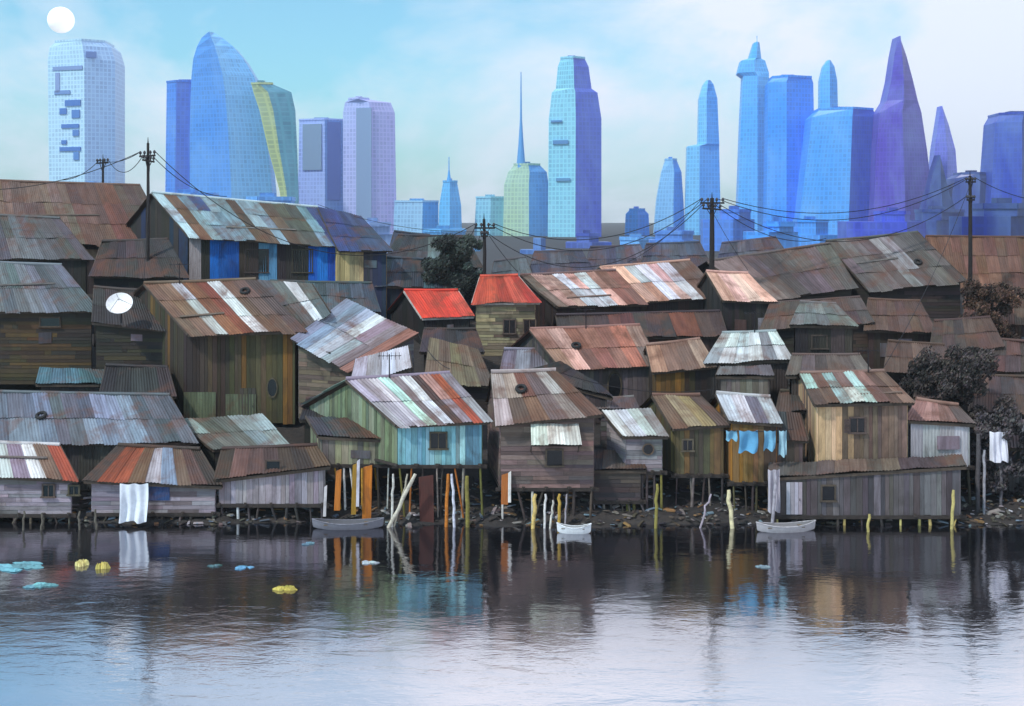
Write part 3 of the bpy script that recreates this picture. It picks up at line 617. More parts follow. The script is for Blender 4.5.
# ------------------------------------------------------------------ skyline
def loft(name, label, Y, sec, cols, corner=.5, deep=.8, nose=.25, cat='tower', rnd=False, spire=None, bands=(), group=None, extra=None):
    """sec: (row, x0, x1) from the bottom up; each becomes a plan outline at that height, the near edge at fraction `corner`"""
    def vivid(c):
        m = sum(c)/3; c = [m+(v-m)*1.06 for v in c]; return (max(0,c[0]*.98), max(0,min(255,c[1]*1.10)), max(0,min(255,c[2]*1.10)))
    cols = [vivid(c) for c in cols]
    x0, x1 = sec[0][1], sec[0][2]; base = at((x0+x1)/2, HZ, Y); base.z = -1
    root = empty(name, base, label, cat, group or 'towers on the far skyline')
    def plan(r, a, b):
        A = at(a, r, Y); B = at(b, r, Y); w = B.x-A.x; z = A.z
        W0 = at(x1, HZ, Y).x-at(x0, HZ, Y).x; D = max(W0*.25, W0*deep)*(w/W0*.6+.4 if w < W0 else 1)
        if rnd:
            c = (A.x+B.x)/2
            return [Vector((c+w/2*math.cos(t), Y+D/2-D/2*math.sin(t)*1.0, z)) for t in [math.pi-math.pi*2*k/24 for k in range(24)]]
        return [Vector((A.x, Y+D*.18, z)), Vector((A.x+w*corner, Y-D*nose*.4, z)), Vector((B.x, Y+D*.18, z)), Vector((B.x-w*.06, Y+D, z)), Vector((A.x+w*.06, Y+D, z))]
    secs = [plan(*s) for s in sec]
    for p in secs[0]: p.z = -1
    n = len(secs[0]); parts = [MB() for _ in cols]
    per = [0]
    for k in range(n): per.append(per[-1]+(secs[0][(k+1) % n]-secs[0][k]).length)
    for s0, s1 in zip(secs, secs[1:]):
        for k in range(n):
            j = (k+1) % n
            if rnd: gi = min(len(cols)-1, int((k % (n//2))/(n/2)*len(cols))) if k < n//2 else 0
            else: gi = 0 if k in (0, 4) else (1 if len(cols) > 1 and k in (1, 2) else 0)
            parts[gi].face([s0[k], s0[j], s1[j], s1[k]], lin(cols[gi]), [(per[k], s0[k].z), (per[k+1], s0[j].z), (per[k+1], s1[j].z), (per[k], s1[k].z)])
    parts[0].face(secs[-1], lin(cols[0])); parts[0].face(secs[0][::-1], lin(cols[0]))
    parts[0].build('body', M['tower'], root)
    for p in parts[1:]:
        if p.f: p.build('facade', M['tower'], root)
    top = secs[-1]; cz = sum(p.z for p in top)/n; cx = sum(p.x for p in top)/n; cy = sum(p.y for p in top)/n; tw = max(p.x for p in top)-min(p.x for p in top)
    if tw > 6:                                # parapet and plant room on the roof
        mb = MB(); 
        for k in range(n): mb.beam(top[k]+Vector((0,0,.6)), top[(k+1) % n]+Vector((0,0,.6)), .8, 1.6, lin(cols[0]))
        mb.box((cx-tw*.2, cy-tw*.12, cz), (cx+tw*.12, cy+tw*.16, cz+3), lin(tuple(v*.9 for v in cols[-1])))
        mb.build('parapet', M['tower'], root)
    if spire:
        mb = MB(); (sx, r0, r1, w0) = spire
        a = at(sx, r0, Y+tw*.2); b = at(sx, r1, Y+tw*.2); k = 1/F_PX*Y
        mb.tube([a-Vector((0,0,3)), a, a.lerp(b,.25), a.lerp(b,.5), b], [w0*k/2, w0*k/2, w0*k*.28, w0*k*.12, .35], lin(cols[-1] if len(cols) > 1 else cols[0]), 8)
        mb.build('spire', M['paint'], root)
    for (r0, r1, a, b, c) in bands:           # balcony or louvre panels standing proud of the near face
        mb = MB(); A = at(a, r0, Y); B = at(b, r1, Y); yy = Y-1.2-abs(nose*deep*(A.x-B.x))*.4
        def fy(px):
            W0 = at(x1, HZ, Y).x-at(x0, HZ, Y).x; D = W0*deep; f = (px-x0)/(x1-x0)
            e = D*(.18+nose*.4); return Y+D*.18-e*(f/corner if f < corner else (1-f)/(1-corner))
        mb.hexa([(A.x, fy(a)-1.1, B.z), (B.x, fy(b)-1.1, B.z), (B.x, fy(b)+1, B.z), (A.x, fy(a)+1, B.z), (A.x, fy(a)-1.1, A.z), (B.x, fy(b)-1.1, A.z), (B.x, fy(b)+1, A.z), (A.x, fy(a)+1, A.z)], lin(c))
        mb.build('balcony_band', M['paint'], root)
    return root
PB = (176,192,232)
loft('skyscraper', 'pale lavender tower with scattered blue balcony marks, furthest left on the skyline', 1000, [(240,46,112),(60,44,112),(46,46,108),(41,52,102)], [(206,214,242),(190,200,238)], .62, bands=[
    (66,70,50,84,(130,160,215)),(52,58,88,96,(120,150,215)),(90,94,52,70,(110,150,215)),(100,106,64,82,(60,120,205)),(108,114,58,66,(60,120,205)),(110,118,72,81,(70,130,210)),(124,128,60,80,(60,120,205)),(130,136,73,80,(70,130,210)),(140,144,60,66,(60,120,205)),(147,151,58,82,(60,120,205)),(72,92,53,58,(140,165,220)),(152,160,74,80,(80,140,215))])
loft('skyscraper', 'square mid-blue block leaning against the left of the sail-shaped tower', 960, [(240,163,204),(82,165,206)], [(66,122,208),(58,104,196)], .3)
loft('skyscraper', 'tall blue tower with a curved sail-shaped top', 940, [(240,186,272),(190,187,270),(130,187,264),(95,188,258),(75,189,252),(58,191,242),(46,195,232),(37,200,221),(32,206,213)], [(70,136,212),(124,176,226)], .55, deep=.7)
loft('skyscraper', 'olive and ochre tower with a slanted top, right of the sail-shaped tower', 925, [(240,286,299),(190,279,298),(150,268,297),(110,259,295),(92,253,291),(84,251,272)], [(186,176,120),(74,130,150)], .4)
loft('skyscraper', 'low lavender tower with a blue-grey upper face, left of the pink-striped tower', 1040, [(240,296,344),(120,298,342)], [(176,176,224),(120,146,200)], .62, bands=[(124,170,302,322,(130,160,190)),(122,200,328,340,(92,120,196))])
loft('skyscraper', 'pink and lavender twin-shaft tower with a grey-blue strip up its middle', 1000, [(240,342,396),(112,342,394),(102,344,390),(99,348,368)], [(196,180,222),(196,170,220)], .55, bands=[(108,238,356,372,(136,164,204))])
loft('office_block', 'low blue-grey block with a cyan right face, beside the pink-striped tower', 1000, [(250,392,438),(202,394,438)], [(166,190,220),(70,156,216)], .66, cat='office block')
loft('skyscraper', 'thin cyan tower with a needle spire, the smallest spired tower', 980, [(250,438,462),(205,439,461),(182,443,457)], [(96,172,224),(84,160,222)], .5, spire=(449,182,157,5))
loft('office_block', 'pale teal low block left of the tall yellow tower', 990, [(260,474,506),(198,476,506)], [(150,190,210)], .5, cat='office block')
loft('skyscraper', 'yellow-green tower with a blue right face and a very long thin spire', 970, [(260,503,550),(185,504,549),(172,508,547),(165,514,540)], [(190,194,164),(98,152,208)], .55, spire=(521,166,72,9))
loft('skyscraper', 'tall tower with a pale left face, a violet-blue right face and a stepped crown', 930, [(260,548,602),(118,549,602),(92,552,598),(88,556,592),(66,558,589),(58,561,585)], [(150,196,214),(72,86,190)], .5, bands=[(120,122,551,562,(80,140,200)),(140,144,553,568,(80,140,200)),(178,181,556,570,(90,150,200))])
loft('office_block', 'small bright blue twin block right of the stepped-crown tower', 1000, [(250,625,650),(214,626,649),(210,630,645)], [(60,150,224),(36,130,220)], .5, cat='office block')
loft('skyscraper', 'slim pale tower with a bright blue right edge, left of the third pole', 1050, [(250,654,686),(200,657,684),(172,662,682),(160,666,677)], [(140,180,220),(50,140,220)], .6)
loft('skyscraper', 'slender pale blue tower with a pointed head directly above the third pole', 1020, [(250,686,722),(146,688,720),(144,699,720),(98,700,718),(84,704,714),(80,707,711)], [(128,184,226),(108,168,226)], .35)
loft('skyscraper', 'slim cyan tower with a flared crown and a pinnacle', 1000, [(250,738,776),(120,742,772),(76,744,770),(72,739,770),(60,742,766),(58,750,762),(42,755,760)], [(84,164,228),(100,176,232)], .5, spire=(757,44,36,2))
loft('skyscraper', 'broad flat-topped bright blue tower, right of the flared-crown tower', 960, [(250,768,818),(82,770,815),(77,774,813)], [(48,140,226),(36,128,220)], .35)
loft('skyscraper', 'narrow light blue tower tapering to a point, behind the deep blue block', 1050, [(250,820,842),(80,821,838),(66,824,835),(60,828,831)], [(88,168,230),(72,154,226)], .5)
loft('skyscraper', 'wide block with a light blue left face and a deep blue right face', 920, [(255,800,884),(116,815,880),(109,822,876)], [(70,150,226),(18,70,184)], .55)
loft('skyscraper', 'great purple tower rising to a sharp spire', 900, [(255,874,940),(200,877,936),(150,879,930),(112,882,924),(100,889,920),(80,893,915),(55,896,908),(36,899,901)], [(84,48,166),(98,74,160)], .45)
loft('skyscraper', 'slim lavender spire tower just right of the great purple tower', 960, [(255,930,964),(190,933,960),(150,936,957),(125,939,950),(106,941,943)], [(120,110,204),(130,120,210)], .5)
loft('skyscraper', 'small navy spire in front of the lavender spire tower', 860, [(255,920,962),(212,926,958),(190,931,950),(170,935,945),(155,939,941)], [(12,30,116),(10,26,100)], .5)
loft('office_block', 'wide navy blue block near the right edge', 860, [(255,946,1006),(178,958,1000),(174,964,992)], [(8,34,124),(6,26,104)], .5, cat='office block')
loft('skyscraper', 'deep blue tower with a notched top at the right edge', 840, [(255,992,1060),(122,999,1052),(114,1003,1050)], [(12,52,160),(8,34,124)], .4)
rng = random.Random(5)
LOWB = [('low slate-blue block between the yellow tower and the stepped-crown tower',(520,556,238),(84,110,170)),('low violet-blue block at the foot of the stepped-crown tower',(566,612,236),(70,80,160)),
        ('low pale blue block below the small bright twin block',(608,662,240),(110,160,214)),('low blue block at the foot of the slim pale tower',(650,700,234),(80,120,196)),
        ('low mid-blue block behind the third pole',(704,756,212),(60,110,200)),('low cornflower block below the flat-topped bright tower',(748,800,226),(70,140,220)),
        ('low bright blue block below the wide two-tone block',(790,846,222),(60,140,222)),('low indigo block at the foot of the great purple tower',(850,930,214),(52,60,180)),
        ('low navy block below the navy spire',(914,972,212),(10,32,116)),('low navy block below the notched tower',(966,1040,208),(8,30,112)),
        ('low lilac block beneath the pink-striped tower',(330,400,226),(150,160,206)),('low pale blue block beneath the olive and ochre tower',(240,310,200),(110,156,216)),
        ('low azure block beneath the thin cyan tower',(420,480,232),(110,166,214)),('low blue block beneath the square mid-blue block',(150,216,196),(80,140,214)),('low pale blue block beneath the lavender tower',(36,124,190),(150,180,228))]
def steps(a, b, t):
    s = t+rng.uniform(6,14); k0 = (b-a)*rng.uniform(.05,.45); k1 = (b-a)*rng.uniform(.05,.3)
    return [(290,a,b),(s,a,b),(s-.05,a+k0,b-k1),(t,a+k0,b-k1)]
for lab, (a, b, t), c in LOWB:
    loft('office_block', lab, rng.uniform(330, 640), steps(a, b, t), [c, tuple(v*.9 for v in c)], rng.uniform(.3,.7), cat='office block', group='low blocks at the foot of the skyline')

# the moon, pale in the day sky
mb = MB(); Y = 6000; c = at(61, 20, Y); r = 13*Y/F_PX
mb.grid([[c+Vector((math.cos(a)*math.sin(e), math.sin(a)*math.sin(e), math.cos(e)))*r for a in [2*math.pi*k/40 for k in range(40)]] for e in [math.pi*(i+.001)/20.002 for i in range(21)]], (1,1,1,1), close=True)
mm, nt, b = new_mat('pale_disc'); b.inputs['Base Color'].default_value = (.9,.9,.9,1); b.inputs['Emission Color'].default_value = (1,.98,.97,1); b.inputs['Emission Strength'].default_value = .5
tag(mb.build('moon', mm, origin=c), 'pale white round disc in the sky at the upper left', 'moon')

# ------------------------------------------------------------------ poles and wires
TOPS = {}
def pole(key, label, px, Y, top, bot, arms, rad=.13, lean=0, foot=True):
    a = at(px, bot, Y); a.z = min(a.z, ground(a.x, a.y)-.3) if foot else a.z; b = at(px+lean, top, Y)
    root = empty('utility_pole', a, label, 'utility pole', 'utility poles along the ridge')
    mb = MB(); rngp = random.Random(px)
    mb.tube([a, a.lerp(b,.35)+Vector((rngp.uniform(-.05,.05),0,0)), a.lerp(b,.7)+Vector((rngp.uniform(-.06,.06),0,0)), b], [rad*1.25, rad*1.1, rad, rad*.8], lin((40,34,34)), 10); mb.build('post', M['wood'], root)
    pts = []
    for (row, x0, x1, tilt) in arms:
        p0 = at(px-x0, row+tilt, Y)+Vector((0,-.16,0)); p1 = at(px+x1, row-tilt, Y)+Vector((0,-.16,0)); mb = MB(); mb.beam(p0, p1, .12, .14, lin((36,32,34)))
        mb.beam(p0.lerp(p1,.25)+Vector((0,.08,0)), at(px+lean, row+9, Y)+Vector((0,-.1,0)), .05, .05, lin((36,32,34)))
        mb.beam(p0.lerp(p1,.75)+Vector((0,.08,0)), at(px+lean, row+9, Y)+Vector((0,-.1,0)), .05, .05, lin((36,32,34)))
        ca = mb.build('crossarm', M['wood'], root)
        for t in (.06,.32,.68,.94):
            p = p0.lerp(p1, t); mb = MB()
            mb.tube([p+Vector((0,0,.05)), p+Vector((0,0,.16)), p+Vector((0,0,.2)), p+Vector((0,0,.3)), p+Vector((0,0,.42))], [.04,.05,.11,.12,.05], lin((60,58,64)), 8)
            mb.build('insulator', M['paint'], ca); pts.append(p+Vector((0,0,.36)))
    TOPS[key] = pts
    mb = MB(); t = at(px+lean, top, Y); mb.tube([t-Vector((0,0,.1)), t+Vector((0,0,.45))], [.06,.02], lin((30,30,32)), 6); mb.build('lightning_rod', M['iron'], root)
    return root
pole('a', 'tall pole with two crossarms rising left of the long blue shack', 148, 106, 143, 212, [(156,8,8,.5),(161,5,7,-1)], lean=0)
pole('b', 'small distant pole behind the huge brown roof at upper left', 103, 134, 159, 186, [(163,6,6,.3)], rad=.12)
pole('c', 'crooked pole with one wide crossarm behind the orange-red roof', 485, 109, 219, 278, [(228,10,10,0),(236,4,3,0)], rad=.14, lean=-1)
pole('d', 'stout pole with a bristling double crossarm behind the small pink roof', 712, 108, 198, 276, [(203,12,12,0),(209,10,9,-.6)], rad=.2)
pole('e', 'dark pole standing in front of the reddish-brown roof at the right', 970, 118, 176, 280, [(182,5,5,0),(200,4,4,0)], rad=.16)
mb = MB(); p = TOPS['c'][0]
def wire(label, a, b, sag, r=.032, group='overhead wires'):
    mb = MB(); a = Vector(a); b = Vector(b)
    mb.tube([a.lerp(b, t/24)-Vector((0,0,4*sag*(t/24)*(1-t/24))) for t in range(25)], r, lin((34,34,40)), 5, cap=False)
    o = mb.build('power_line', M['iron'], None, origin=a); tag(o, label, 'power line', group)
A, B_, C_, D_, E_ = (TOPS[k] for k in 'abcde')
wire('upper wire from the tall left pole to the small distant pole', A[0], B_[0], .5); wire('slack wire from the tall left pole to the small distant pole', A[4], B_[3], 1.3)
wire('wire leaving the tall left pole towards the crooked pole, higher strand', A[3], C_[0], 5.0); wire('low drooping wire from the tall left pole over the blue shack', A[7], HOUSES['blue_long']['q'][3].lerp(HOUSES['blue_long']['q'][2], .45)+Vector((0,0,.3)), .8)
wire('wire from the small distant pole down to the huge brown roof', B_[1], HOUSES['top_left']['q'][3].lerp(HOUSES['top_left']['q'][2], .55)+Vector((0,0,.3)), .5)
wire('wire from the crooked pole to the stout pole, upper strand', C_[3], D_[0], 2.2); wire('wire from the crooked pole to the stout pole, lowest strand', C_[6], D_[4], 3.9); wire('wire from the crooked pole to the stout pole, middle strand', C_[2], D_[1], 3.1)
wire('wire from the crooked pole down to the charcoal tar roof', C_[0], HOUSES['tar_roof']['q'][2]+Vector((0,0,.3)), .5)
wire('wire from the stout pole to the right-hand pole, upper strand', D_[3], E_[0], 2.0); wire('wire from the stout pole to the right-hand pole, lower strand', D_[7], E_[4], 3.4); wire('wire from the stout pole to the right-hand pole, middle strand', D_[2], E_[1], 2.6)
wire('wire from the stout pole down to the large grey-brown roof', D_[6], HOUSES['dome_grey']['q'][3]+Vector((0,0,.3)), 1.2)
wire('wire leaving the right-hand pole past the right edge', E_[3], at(1120, 190, 112), 1.5)
wire('wire from the tall left pole out past the left edge', A[0], at(-90, 182, 110), 1.6)
wire('wire from the crooked pole down to the orange-red roof', C_[1], HOUSES['red_hip']['q'][2]+Vector((0,0,.3)), .2)

for lab, a, b, sag in [('service wire from the tall left pole down to the big brown and rust roof', A[2], HOUSES['brown_big']['q'][3], .5),('service wire from the crooked pole down to the small bright red roof', C_[4], HOUSES['red_small']['q'][2], .3),
        ('service wire from the stout pole down to the salmon ridge roof', D_[0], HOUSES['pink_peak']['q'][3].lerp(HOUSES['pink_peak']['q'][2], .3), .6),('service wire from the stout pole down to the small smooth pink roof', D_[5], HOUSES['pink_gable']['q'][2], .2),
        ('service wire from the right-hand pole down to the mint-sheeted house', E_[2], HOUSES['house_tan']['q'][2], .9),('wire slung from the shining roof to the cyan hut roof', HOUSES['shine']['q'][2], HOUSES['hut_cyan']['q'][2], .4),
        ('wire slung from the mauve-brown hut roof to the ochre hut roof', HOUSES['hut_brown']['q'][2], HOUSES['hut_ochre']['q'][3], .6),('long service wire from the crooked pole to the long blue shack roof', C_[5], HOUSES['blue_long']['q'][2], .7)]:
    wire(lab, a, b+Vector((0,0,.3)), sag, .022)
# ------------------------------------------------------------------ trees
def tree(name, label, px, Y, base, top, wpx, col_, dens=1.0, leaf=.2, seed=1, low=.25):
    rg = random.Random(seed); a = at(px, base, Y); a.z = min(a.z, ground(a.x, a.y)+.0); b = at(px, top, Y); H = b.z-a.z; W_ = wpx*Y/F_PX/2
    root = empty(name, a, label, 'tree', 'trees among the shacks')
    mb = MB(); tr = [a-Vector((0,0,.4))]; p = a.copy()
    for k in range(1, 6):
        p = a+Vector((rg.uniform(-.3,.3)*k/3, rg.uniform(-.3,.3)*k/3, H*.78*k/5)); tr.append(p)
    mb.tube(tr, [H*.045*(1-.13*k) for k in range(6)], (1,1,1,1), 9)
    cl = []
    nl = int(9*dens)+4
    for k in range(nl):
        s = tr[2+k % 4]; an = rg.uniform(0, 6.28); e = Vector((math.cos(an)*W_*rg.uniform(.4,.85), math.sin(an)*W_*rg.uniform(.4,.85), H*rg.uniform(.0,.35)))
        t = s+e; t.z = min(t.z, b.z-.4); mb.tube([s, s+e*.5+Vector((0,0,-.15)), t], [H*.018, H*.012, H*.004], (1,1,1,1), 6); cl.append(t)
    mb.build('trunk', M['bark'], root)
    for k in range(int(44*dens)):
        an = rg.uniform(0, 6.28); rr = math.sqrt(rg.random())*W_; zz = rg.uniform(low, 1.0); sh = math.sqrt(max(.06, 1-((zz-.55)/.52)**2))
        cl.append(a+Vector((math.cos(an)*rr*sh, math.sin(an)*rr*sh, zz*H)))
    lf = MB()
    for c in cl:
        R_ = rg.uniform(.45, .95)*max(.7, W_*.3); tone = rg.uniform(.6, 1.3)
        for i in range(int(300*min(dens,1.25))):
            d = Vector((rg.gauss(0,1), rg.gauss(0,1), rg.gauss(0,.75))).normalized()*R_*(rg.random()**.45); p = c+d
            n = Vector((rg.gauss(0,1), rg.gauss(0,1), rg.gauss(0,1))).normalized(); u = n.orthogonal().normalized()*leaf*rg.uniform(.6,1.3); v = n.cross(u).normalized()*leaf*rg.uniform(.4,.8)
            lf.face([p-u, p-v*.6, p+u, p+v*.6], lin(jit(rg, tuple(x*tone for x in col_), .2)), [(0,0),(1,0),(1,1),(0,1)])
    lf.build('crown', M['leaf'], root)
tree('leafy_tree', 'smoky dark green tree beside the crooked pole', 456, 113, 300, 238, 56, (70,80,74), 1.3, .16, 3)
tree('leafy_tree', 'thin brown tree rising among the dim shacks under the right-hand pole', 990, 100, 360, 284, 56, (84,62,50), 1.0, .14, 41, .2)
tree('leafy_tree', 'grey-brown bushy tree low on the right, above the lilac shed', 958, 80, 442, 352, 90, (66,58,56), 1.3, .15, 6, .1)
tree('leafy_tree', 'low grey tree right of the boathouse at the water edge', 1004, 73, 500, 418, 70, (74,68,70), .9, .16, 10, .1)

# ------------------------------------------------------------------ small things
# round white dish
d0 = at(120, 306, 87); root = empty('satellite_dish', d0-Vector((0,0,1.2)), 'round white satellite dish catching the light on the soot-dark shack', 'satellite dish')
mb = MB(); aim = Vector((.12,-.75,.65)).normalized(); u = aim.orthogonal().normalized(); v = aim.cross(u)
mb.grid([[d0+aim*(.35*(k/6)**2)+(u*math.cos(t)+v*math.sin(t))*(.02+.85*k/6) for t in [6.2832*i/28 for i in range(28)]] for k in range(7)], lin((244,244,246)), close=True)
mb.grid([[d0+aim*(.35*(k/6)**2-.04)+(u*math.cos(t)+v*math.sin(t))*(.02+.87*k/6) for t in [6.2832*i/28 for i in range(28)]] for k in range(7)], lin((200,200,204)), close=True)
mb.build('reflector', M['paint'], root)
mb = MB(); f = d0+aim*.85
for t in (0, 2.1, 4.2): mb.tube([d0+aim*.33+(u*math.cos(t)+v*math.sin(t))*.82, f], .02, lin((150,150,150)), 5)
mb.tube([f, f-aim*.14], .06, lin((200,200,200)), 8); mb.build('receiver_arm', M['paint'], root)
mb = MB(); mb.tube([d0-aim*.05, d0-Vector((0,-.25,.3)), d0-Vector((0,-.25,1.2))], .05, lin((90,90,92)), 8); mb.build('mast', M['iron'], root)

def cloth(label, px0, py0, px1, py1, Y, c, name='hanging_cloth', cat='cloth', group=None, folds=3, seed=0):
    rg = random.Random(seed+px0); a = at(px0, py0, Y); b = at(px1, py1, Y); Y = a.y; mb = MB(); rows = []
    for back in (0, 1):
        rows = []
        for i in range(15):
            t = i/14; z = a.z+(b.z-a.z)*t; row = []
            for j in range(23):
                s = j/22; x = a.x+(b.x-a.x)*(s+(.05*math.sin(t*3+seed))*t)
                row.append((x, Y-.12*math.sin(s*math.pi*2*folds+seed)*(.3+.7*t)-.06*math.sin(t*5+s*4)+back*.03, z-.07*math.sin(s*9+seed)*t+.03*math.cos(s*math.pi*4)*(1-t)))
            rows.append(row)
        mb.grid(rows, lin(c))
    o = mb.build(name, M['cloth'], None, origin=(a.x, Y, a.z)); return tag(o, label, cat, group)
cloth('long white cloth hanging from the left sheds down to the water', 120, 484, 148, 522, 67.3, (224,230,240), seed=1)
for i, (a, b, lo, lab, c) in enumerate([(726,737,446,'small light blue shirt, leftmost on the laundry line',(110,164,192)),(739,758,452,'big bright blue sheet on the laundry line',(92,156,196)),
        (764,776,450,'sky blue towel right of the big blue sheet',(110,168,200)),(779,787,456,'pale grey-blue rag at the right end of the laundry line',(150,186,200))]):
    cloth(lab, a, 431, b, lo-(6 if i == 0 else 0), 68.6, c, 'laundry', 'laundry', 'washing on the line', 1.4, i)
mb = MB(); a = at(720, 430, 68.62); b = at(794, 429, 68.62)
mb.tube([a.lerp(b, t/12)-Vector((0,0,.12*math.sin(math.pi*t/12))) for t in range(13)], .02, lin((60,60,60)), 5); tag(mb.build('clothesline', M['iron'], None, origin=a), 'thin dark line carrying the blue washing', 'clothesline')
cloth('white rags draped from the posts at the far right', 990, 432, 1008, 462, 70.5, (224,222,232), seed=5)
cloth('pale lilac cloth hanging by the boathouse corner', 768, 470, 780, 512, 67.2, (176,170,180), seed=6, folds=2)

# free standing posts leaning in the water by the huts
def post(label, x0, y0, x1, y1, Y, c, r=.08, wob=.05, group='loose posts standing in the water'):
    a = at(x0, y0, Y); b = at(x1, y1, Y-.1); mb = MB(); rg = random.Random(x0*3+y1)
    pts = [a.lerp(b, k/5)+Vector((rg.uniform(-wob,wob), 0, 0)) for k in range(6)]; k_ = pts[-1]-pts[0]; pts.append(pts[-1]+k_.normalized()*max(.3, (pts[-1].z+.9)))
    mb.tube(pts, [r*.8]+[r]*6, lin(c), 9)
    tag(mb.build('mooring_post', M['wood'], None, origin=pts[-1]), label, 'post', group)
post('pale post leaning steeply between the orange boards and the cyan hut', 415, 474, 394, 518, 67.4, (222,214,196), .11)
post('second pale pole crossing beneath the cyan hut, thinner', 408, 474, 400, 506, 67.6, (190,182,164), .06)
post('straight white post left of the leaning pale post', 393, 474, 392, 506, 67.5, (226,224,216), .07)
post('orange-brown post under the middle of the cyan hut', 448, 474, 446, 514, 67.5, (206,124,40), .1)
post('white post beside the orange-brown post', 452, 474, 454, 516, 67.4, (220,222,236), .08)
post('olive post under the right half of the cyan hut', 467, 476, 467, 514, 67.5, (140,130,64), .12)
post('yellow post at the left under the mauve-brown hut', 535, 494, 534, 516, 67.2, (226,196,120), .11)
post('white crooked post under the mauve-brown hut', 545, 494, 544, 516, 67.2, (230,228,226), .07, .1)
post('second white post under the mauve-brown hut', 553, 500, 552, 516, 67.2, (220,216,206), .06)
post('mustard post right of the white posts', 559, 494, 560, 516, 67.2, (196,160,70), .09)
post('thin lilac post at the right under the mauve-brown hut', 566, 494, 566, 516, 67.3, (170,164,172), .05)
post('olive-yellow post below the tiny white-roofed hut', 657, 484, 656, 512, 67.2, (150,140,70), .09)
post('cream post standing alone in the dark under the ochre hut', 729, 490, 730, 516, 67.2, (236,224,180), .12, .08)
post('bent lilac post left of the cream post', 710, 494, 704, 514, 67.3, (176,164,176), .06, .1)
post('yellow-green post at the right end of the boathouse', 953, 490, 953, 520, 67.0, (206,190,120), .09)
post('short yellow post under the boathouse', 869, 514, 868, 530, 66.4, (196,180,110), .08)
post('tall grey post left of the white rags', 978, 434, 977, 505, 70.0, (84,80,84), .13)
post('pale grey post right of the tall grey post', 984, 450, 985, 490, 69.6, (160,158,166), .08)
post('weathered post at the far right behind the rags', 1000, 430, 1001, 500, 70.9, (110,106,112), .09)
post('grey post leaning at the left corner of the boathouse', 776, 470, 772, 526, 66.9, (176,170,180), .09)
for i, (x, y0, y1) in enumerate([(24,514,524),(42,516,526),(79,514,527),(96,512,528)]):
    post(['stubby grey post under the far left shed, first from the left','stubby grey post under the far left shed, second from the left','stubby grey post under the far left shed, third from the left','stubby grey post just left of the white cloth'][i], x, y0-3, x, y1, 66.8, (104,98,88), .06)
# board fences under the sheds (orange and gold boards)
def board(label, x0, x1, y0, y1, Y, c, name='loose_board', cat='board'):
    a = at(x0, y0, Y); b = at(x1, y1, Y); mb = MB(); rg = random.Random(x0)
    s = rg.uniform(-.1,.1)
    mb.hexa([(a.x,Y-.04,b.z-.7),(b.x,Y-.04,b.z-.7),(b.x,Y+.04,b.z-.7),(a.x,Y+.04,b.z-.7),(a.x+s,Y+.2,a.z),(b.x+s*.6,Y+.2,a.z+.12),(b.x+s*.6,Y+.28,a.z+.12),(a.x+s,Y+.28,a.z)], lin(c))
    tag(mb.build(name, M['board'], None, origin=(a.x, Y, b.z)), label, cat, 'boards propped under the sheds')
board('narrow orange board propped below the cream lean-to', 334, 340, 472, 498, 67.9, (196,118,40)); board('golden board in the middle below the cream lean-to', 351, 356, 466, 502, 67.9, (170,130,40))
board('white board beside the golden one', 356, 359, 462, 494, 67.7, (214,212,224)); board('widest orange board below the cream lean-to', 362, 371, 468, 512, 67.9, (206,122,30))
board('short pale board left of the orange boards', 323, 326, 488, 504, 67.8, (214,212,216)); board('dark red board under the cyan hut', 420, 434, 478, 512, 68.0, (84,44,38))
board('small orange board hung at the right side of the cyan hut', 501, 508, 476, 492, 67.9, (176,104,46)); board('white short board right of the small orange board', 508, 511, 474, 490, 67.8, (232,230,226))

# boats, rafts, floating rubbish
def boat(label, px, py, Ln, c, rot=0, name='rowing_boat', cat='boat', mat='paint'):
    Y = CAM_H*F_PX/(py-HZ); o = Vector(((px-512)*Y/F_PX, Y, 0)); root = empty(name, o, label, cat, 'small boats under the huts')
    cr, sr = math.cos(rot), math.sin(rot); Wd = Ln*.24
    def P(x, y, z): return (o.x+x*cr-y*sr, o.y+x*sr+y*cr, z)
    rows = []
    for k in range(13):
        t = k/12*2-1; w_ = Wd/2*(1-abs(t)**2.6)+.02; sh = .32+.22*t*t; kz = -.14+.22*abs(t)**3
        rows.append([P(t*Ln/2, -w_, sh), P(t*Ln/2*.98, -w_*.85, kz+.1), P(t*Ln/2*.96, -w_*.35, kz), P(t*Ln/2*.96, w_*.35, kz), P(t*Ln/2*.98, w_*.85, kz+.1), P(t*Ln/2, w_, sh)])
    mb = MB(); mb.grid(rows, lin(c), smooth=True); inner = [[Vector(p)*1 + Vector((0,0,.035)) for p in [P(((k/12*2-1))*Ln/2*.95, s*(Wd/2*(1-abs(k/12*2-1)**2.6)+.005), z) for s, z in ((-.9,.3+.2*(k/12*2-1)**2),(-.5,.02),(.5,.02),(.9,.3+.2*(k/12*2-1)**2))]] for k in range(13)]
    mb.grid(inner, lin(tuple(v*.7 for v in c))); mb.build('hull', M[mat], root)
    g_ = MB()
    for s in (0, 5): g_.tube([rows[k][s] for k in range(13)], .035, lin(tuple(min(255, v*1.1) for v in c)), 6)
    g_.build('gunwale', M['wood'], root)
    for t in (-.3, .25):
        sb = MB(); a = P(t*Ln, -Wd*.44, .27); b = P(t*Ln, Wd*.44, .27); sb.beam(a, b, .22, .04, lin((120,104,84))); sb.build('seat', M['wood'], root)
boat('pale grey rowing boat moored at the left corner of the boathouse', 786, 531, 3.4, (176,172,176), .12)
boat('small white boat below the right end of the mauve-brown hut', 574, 533, 1.9, (226,228,232), -.1)
boat('long dark canoe below the orange boards', 348, 528, 4.0, (120,120,130), .05, 'canoe', 'canoe')
